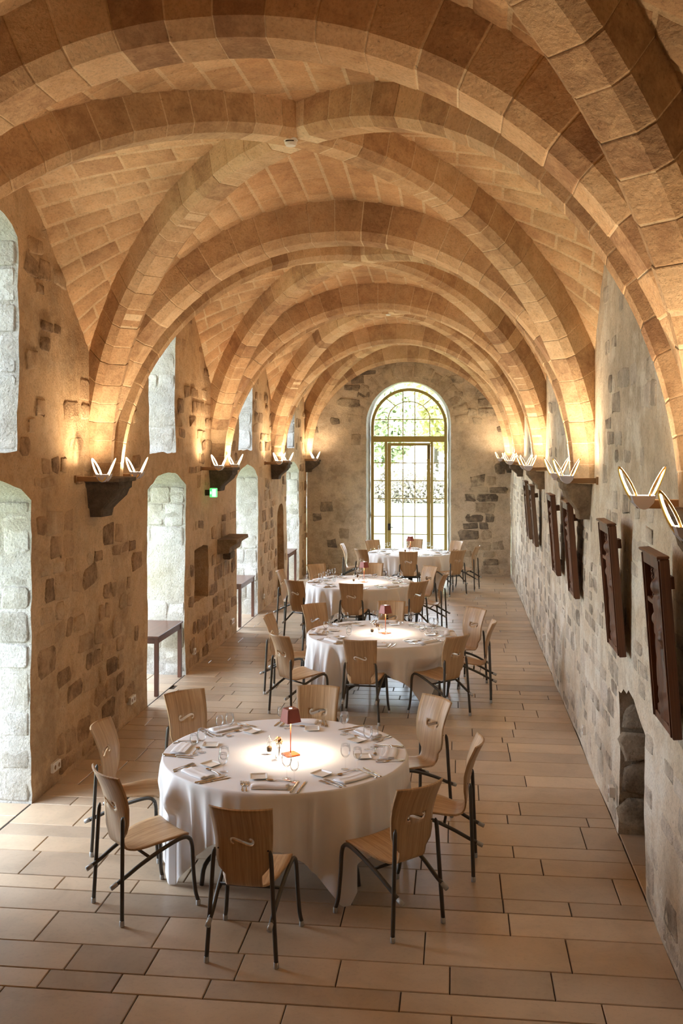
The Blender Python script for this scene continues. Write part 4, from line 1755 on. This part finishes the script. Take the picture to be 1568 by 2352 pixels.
def make_lamp():
    e = empty('table_lamp', (0, 0, 0))
    loft([rsq(.054, 0), rsq(.056, .004), rsq(.052, .011), rsq(.020, .015, .01)]).obj('base', MAT['copper_base'], e)
    MB().lathe([(.0042, .012), (.0042, .315)], 10).obj('pole', MAT['copper_base'], e, True)
    sh = loft([rsq(.060, .245), rsq(.060, .247), rsq(.047, .335), rsq(.044, .340), rsq(.012, .340, .008)], (False, False)).obj('lamp_shade', MAT['copper'], e)
    loft([rsq(.057, .248), rsq(.044, .334), rsq(.012, .336, .008)], (False, False)).obj('shade_lining', MAT['brass'], sh)
    MB().lathe([(.0001, .338), (.011, .338), (.011, .341), (.0001, .341)], 12).obj('touch_light', MAT['bulb'], sh)
    MB().lathe([(.0001, .290), (.030, .290), (.032, .294), (.0001, .296)], 16).obj('diffuser', MAT['bulb'], e)
    return e


def make_mill():
    e = empty('pepper_mill', (0, 0, 0))
    MB().lathe([(.020, 0), (.021, .002), (.021, .014), (.014, .020), (.0215, .034), (.0225, .055), (.018, .072), (.012, .078), (.014, .084), (.013, .088)], 18).obj('glass_body', MAT['glass'], e, True)
    MB().lathe([(.001, .018), (.016, .022), (.018, .036), (.018, .052), (.012, .060), (.001, .062)], 14, cap=False).obj('peppercorns', MAT['pepper'], e, True)
    MB().lathe([(.010, .088), (.019, .094), (.021, .106), (.016, .118), (.006, .122), (.004, .128), (.005, .134), (.001, .137)], 16).obj('turning_head', MAT['glass'], e, True)
    MB().tube([(0, 0, .06), (0, 0, .138)], .0015, 6).obj('spindle', MAT['steel'], e, True)
    return e


def make_vase():
    e = empty('bud_vase', (0, 0, 0))
    MB().lathe([(.022, 0), (.026, .004), (.030, .025), (.026, .045), (.014, .058), (.012, .070), (.015, .076), (.013, .076), (.010, .068), (.012, .058), (.023, .044), (.027, .024), (.022, .006), (.001, .004)], 18, cap=False).obj('glass_body', MAT['glass'], e, True)
    rnd = random.Random(4)
    for k in range(7):
        a = rnd.uniform(0, 6.28); r = rnd.uniform(.01, .045); h = rnd.uniform(.10, .155)
        st = MB().tube([(0, 0, .01), (r * .3 * cos(a), r * .3 * sin(a), .075), (r * cos(a), r * sin(a), h)], .0012, 5).obj('flower_stem', MAT['dried'], e)
        m = MB()
        big = k < 3
        for q in range(16 if big else 10):
            t = rnd.uniform(0, 6.28); u = rnd.uniform(-.4, 1)
            s = .017 if big else .012
            c = Vector((r * cos(a), r * sin(a), h)) + Vector((cos(t) * sqrt(1 - u * u) if abs(u) < 1 else 0, sin(t) * sqrt(max(0, 1 - u * u)), u)) * s * .7
            d = (c - Vector((r * cos(a), r * sin(a), h))).normalized()
            b = d.orthogonal().normalized() * s * .5
            m.add([c - d * s * .4, c + b, c + d * s * .7, c - b], [(0, 1, 2, 3)])
        m.obj('flower_head', MAT['dried'] if big else MAT['petal'], st)
    return e


pl, pm, pv = make_lamp(), make_mill(), make_vase()
for p in (pl, pm, pv): index_kids(p)
for t, (tx, ty, ca, tn) in enumerate(TABLES):
    off = [(.052, -.075), (.05, -.02), (.06, .0), (.0, .0)][t]
    L_ = (tx + off[0], ty + off[1], TZ)
    M_ = (tx - .105, ty - .08, TZ)
    V_ = (tx - .016, ty - .17, TZ)
    if t == 0:
        lo, mo, vo_ = pl, pm, pv
        lo.location, mo.location, vo_.location = L_, M_, V_
        lo.rotation_euler = (0, 0, radians(40))
    else:
        lo, mo, vo_ = dup(pl, L_, radians(40 + 7 * t)), dup(pm, M_), dup(pv, V_, t * 1.3)
    tag(lo, 'lit copper-red cordless lamp with square shade on the ' + tn, 'lamp', 'copper table lamps')
    tag(mo, 'clear glass pepper mill beside the lamp on the ' + tn, 'pepper mill', 'glass pepper mills')
    tag(vo_, 'small glass vase of dried brown and cream flowers on the ' + tn, 'vase', 'small flower vases')
    ld = bpy.data.lights.new('lamp_bulb', 'SPOT')
    ld.energy = LAMP_W * 4
    ld.color = LAMP_C
    ld.spot_size = radians(150)
    ld.spot_blend = 1.0
    ld.shadow_soft_size = .03
    b = bpy.data.objects.new('lamp_bulb', ld)
    link(b, lo)
    b.location = (0, 0, .272)


# ------------------------------------------------------------------ side tables in the openings
def side_table(y0, y1, label):
    e = empty('side_table', (XL - .33, (y0 + y1) / 2, 0))
    tag(e, label, 'table', 'brown side tables in the wall openings')
    hy = (y1 - y0) / 2
    MB().box(-.33, .33, -hy, hy, .705, .728, b=.004).obj('tabletop', MAT['brown_table'], e)
    for s in (-1, 1):
        MB().box(s * .30 - .011, s * .30 + .011, -hy + .05, hy - .05, .635, .705).obj('apron', MAT['brown_table'], e)
        MB().box(-.29, .29, s * (hy - .04) - .011, s * (hy - .04) + .011, .635, .705).obj('apron', MAT['brown_table'], e)
        for q in (-1, 1):
            MB().box(s * .295 - .024, s * .295 + .024, q * (hy - .045) - .024, q * (hy - .045) + .024, 0, .705, b=.004).obj('leg', MAT['brown_table'], e)
    return e


side_table(11.62, 12.72, 'dark brown wooden side table in the second left opening, nearest of three')
side_table(16.25, 17.40, 'dark brown wooden side table in the third left opening, middle of three')
side_table(20.95, 22.05, 'dark brown wooden side table in the fourth left opening, farthest of three')
for (a0, a1, *_q) in LOW:
    MB().box(XL - .005, XL + .005, a0 + .01, a1 - .01, -.010, .0012).obj('threshold_strip', MAT['iron'], floor)

# bracket shelf of stone on the left wall
sh = empty('stone_bracket', (XL, 14.95, 1.62))
tag(sh, 'projecting moulded stone bracket low on the left wall beside the recess', 'stone bracket')
m = MB()
prof = [(.0, 0), (.30, .0), (.31, -.05), (.24, -.09), (.20, -.12), (.18, -.20), (.0, -.22)]
for q, yy in enumerate((-.40, .40)):
    for (px, pz) in prof: m.v.append((px, yy, pz + (.02 if q else 0)))
n = len(prof)
for j in range(n): m.f.append((j, (j + 1) % n, n + (j + 1) % n, n + j))
m.f.append(tuple(range(n))); m.f.append(tuple(reversed(range(n, 2 * n))))
m.obj('moulded_ledge', MAT['corbel2'], sh, tone=.6)
MB().box(.0, .12, -.02, .30, -.34, -.22, b=.02).obj('lower_block', MAT['corbel2'], sh, tone=.4)

# sockets
SOCK = [(-1, 8.50, .17, 2, 'double white power socket on the left wall beside the first opening'),
        (-1, 10.60, .23, 2, 'double white power socket low on the left wall past the nearest table'),
        (-1, 13.20, .23, 1, 'single white power socket on the left wall under the square recess'),
        (-1, 15.50, .24, 2, 'small double socket on the left wall before the third opening'),
        (-1, 18.05, .26, 1, 'small white socket on the left wall past the third opening'),
        (1, 14.4, .30, 1, 'small socket low on the right wall, far along the floor'),
        (1, 9.9, .25, 1, 'white socket low on the right wall, middle of the hall'),
        (1, 8.2, .24, 1, 'white socket low on the right wall beside the niche')]
for s, y, z, n, lab in SOCK:
    e = empty('power_socket', (XL if s < 0 else XR, y, z), 0 if s < 0 else pi)
    tag(e, lab, 'socket', 'white power sockets')
    for k in range(n):
        yy = (k - (n - 1) / 2) * .086
        pl_ = MB().box(-.03, .034, yy - .041, yy + .041, -.041, .041, b=.003).obj('plate', MAT['white_plastic'], e)
        MB().lathe([(.020, 0), (.020, .002)], 14, M=Matrix.Translation((.033, yy, 0)) @ Matrix.Rotation(pi / 2, 4, 'Y')).obj('socket_well', MAT['bracket'], pl_)

# emergency exit light
ex = empty('exit_sign', (XL, 13.93, 2.35))
tag(ex, 'small green lit emergency exit sign on the left wall', 'sign')
MB().box(-.02, .06, -.03, .03, -.04, .04).obj('wall_mount', MAT['iron'], ex)
MB().box(.06, .155, -.05, .02, -.065, .065, b=.006).obj('light_box', MAT['exit'], ex)
pg = MB().box(.095, .150, -.054, -.050, -.055, .055)
pg.obj('bright_panel', MAT['exit_pale'], ex)
MB().box(.066, .086, -.054, -.050, -.02, .02).obj('arrow', MAT['exit_pale'], ex)

# smoke detectors at two vault crossings
for (x, y, z, lab) in ((XC - .05, 7.20, 5.245, 'round white smoke detector at the nearest visible rib crossing'), (XC, 16.85, 5.27, 'small white smoke detector at the third rib crossing, far off')):
    e = empty('smoke_detector', (x, y, z))
    tag(e, lab, 'smoke detector')
    MB().lathe([(.052, .045), (.055, .02), (.055, .0), (.050, -.006)], 24).obj('mount_ring', MAT['white_plastic'], e)
    MB().lathe([(.046, -.004), (.046, -.022), (.036, -.042), (.001, -.045)], 24).obj('cover', MAT['white_plastic'], e)
    MB().box(-.03, .03, -.0475, -.040, -.020, -.014).obj('vent_slot', MAT['iron'], e)


# ------------------------------------------------------------------ carved wooden panels on the right wall
def relief_h(u, v, k):
    """height of the carving, u across (-1..1), v up (0..1)"""
    h = 0.0
    cx = .05 * sin(v * 5 + k)
    # robe
    wv = .52 - .16 * v + .10 * sin(v * 9 + k * 1.7) * (v < .55)
    if v < .80:
        d = abs(u - cx) / max(.1, wv)
        if d < 1:
            h = .030 * sqrt(1 - d * d)
            h += .010 * abs(sin((u * 6.5 + sin(v * 6 + k) * 1.2) * 1.5)) * (1 - d * d) + .004 * sin(u * 38 + v * 9)
            h += .004 * sin(v * 46 + u * 6) * (v < .2)
    # shoulders and arm
    d = hypot((u - cx - .05) / .5, (v - .74) / .09)
    if d < 1: h = max(h, .038 * sqrt(1 - d * d))
    d = hypot((u - .22 - cx) / .26, (v - .64 - (u - .2) * .12) / .045)
    if d < 1: h = max(h, .046 * sqrt(1 - d * d))
    d = hypot((u + .34 - cx) / .20, (v - .55) / .075)
    if d < 1: h = max(h, .042 * sqrt(1 - d * d) + .004 * sin(v * 120))
    # head
    d = hypot((u - cx) / .19, (v - .865) / .062)
    if d < 1: h = max(h, .050 * sqrt(1 - d * d))
    d = hypot((u - cx) / .30, (v - .885) / .085)
    if d < 1: h = max(h, .012)
    # plinth and feet
    if v < .05: h = max(h, .020)
    for fx in (-.2, .24):
        d = hypot((u - cx - fx) / .14, (v - .075) / .035)
        if d < 1: h = max(h, .04 * sqrt(1 - d * d))
    return h


def relief_panel(y0, y1, z0, z1, xt, xb, k, label, mat):
    w, h = y1 - y0, z1 - z0
    e = empty('carved_panel', (xb, (y0 + y1) / 2, z0))
    e.rotation_euler = (0, -math.atan((xb - xt) / h), 0)
    tag(e, label, 'carved panel', 'carved wooden relief panels')
    hw_ = w / 2
    # local: x=0 is the front face plane, -x into the room
    MB().box(.037, .048, -hw_ + .02, hw_ - .02, .02, h - .02).obj('back_board', mat, e)
    for (a, b_, c, d) in ((-hw_, -hw_ + .05, 0, h), (hw_ - .05, hw_, 0, h)):
        fr_ = MB().box(0, .05, a, b_, c, d, b=.005).obj('frame_side', mat, e)
        mid_ = (a + b_) / 2
        MB().box(-.008, .0, mid_ - .010, mid_ + .010, c + .01, d - .01, b=.003).obj('bead', mat, fr_)
    MB().box(.002, .048, -hw_ + .049, hw_ - .049, .001, .045, b=.003).obj('bottom_rail', mat, e)
    MB().box(-.004, .048, -hw_ + .049, hw_ - .049, h - .065, h - .001, b=.003).obj('top_rail', mat, e)
    MB().box(-.016, .05, -hw_ - .008, hw_ + .012, h, h + .018, b=.005).obj('cornice', mat, e)
    MB().box(.004, .036, hw_ - .05 - w * .32, hw_ - .05, h * .70, h * .73, b=.003).obj('string_moulding', mat, e)
    ih = h - .11
    NU, NV = 26, 72
    vs, fs = [], []
    for j in range(NV + 1):
        for i in range(NU + 1):
            u = -1 + 2 * i / NU
            v = j / NV
            # the near side of the hall is -y; figures stand centred
            vs.append((.036 - relief_h(u, v, k), u * (hw_ - .05), .045 + v * ih))
    for j in range(NV):
        for i in range(NU):
            a = j * (NU + 1) + i
            fs.append((a, a + 1, a + NU + 2, a + NU + 1))
    obj('carved_figure', vs, fs, mat, e, True)
    # interlaced ornament beside the head, on the far side
    m = MB()
    for q in range(6):
        zc = h * .745 + q * .034
        for s in (-1, 1):
            m.tube([(.034, hw_ - .10 + s * .022, zc - .017), (.028, hw_ - .10, zc), (.034, hw_ - .10 - s * .022, zc + .017)], .004, 5)
    m.obj('interlace_ornament', mat, e, True)
    MB().box(.045, .11, -.05, .05, h * .80, h * .87).obj('wall_cleat', mat, e)
    return e


relief_panel(5.50, 6.02, 1.43, 2.40, 1.075, 1.145, 0, 'carved brown wooden figure panel, nearest on the right wall', MAT['carved'])
relief_panel(7.28, 7.82, 1.50, 2.44, 1.073, 1.145, 1, 'dark carved figure panel on the right wall, second from the camera', MAT['carved'])
relief_panel(10.02, 10.56, 1.50, 2.44, 1.08, 1.15, 2, 'carved figure panel third along the right wall, past the second corbel', MAT['carved'])
relief_panel(11.78, 12.30, 1.50, 2.43, 1.08, 1.15, 3, 'carved figure panel fourth along the right wall', MAT['carved'])
relief_panel(14.98, 15.50, 1.52, 2.42, 1.08, 1.15, 4, 'weathered dark panel fifth along the right wall', MAT['carved_grey'])
relief_panel(16.20, 16.72, 1.52, 2.44, 1.08, 1.15, 5, 'weathered dark panel farthest along the right wall', MAT['carved_grey'])
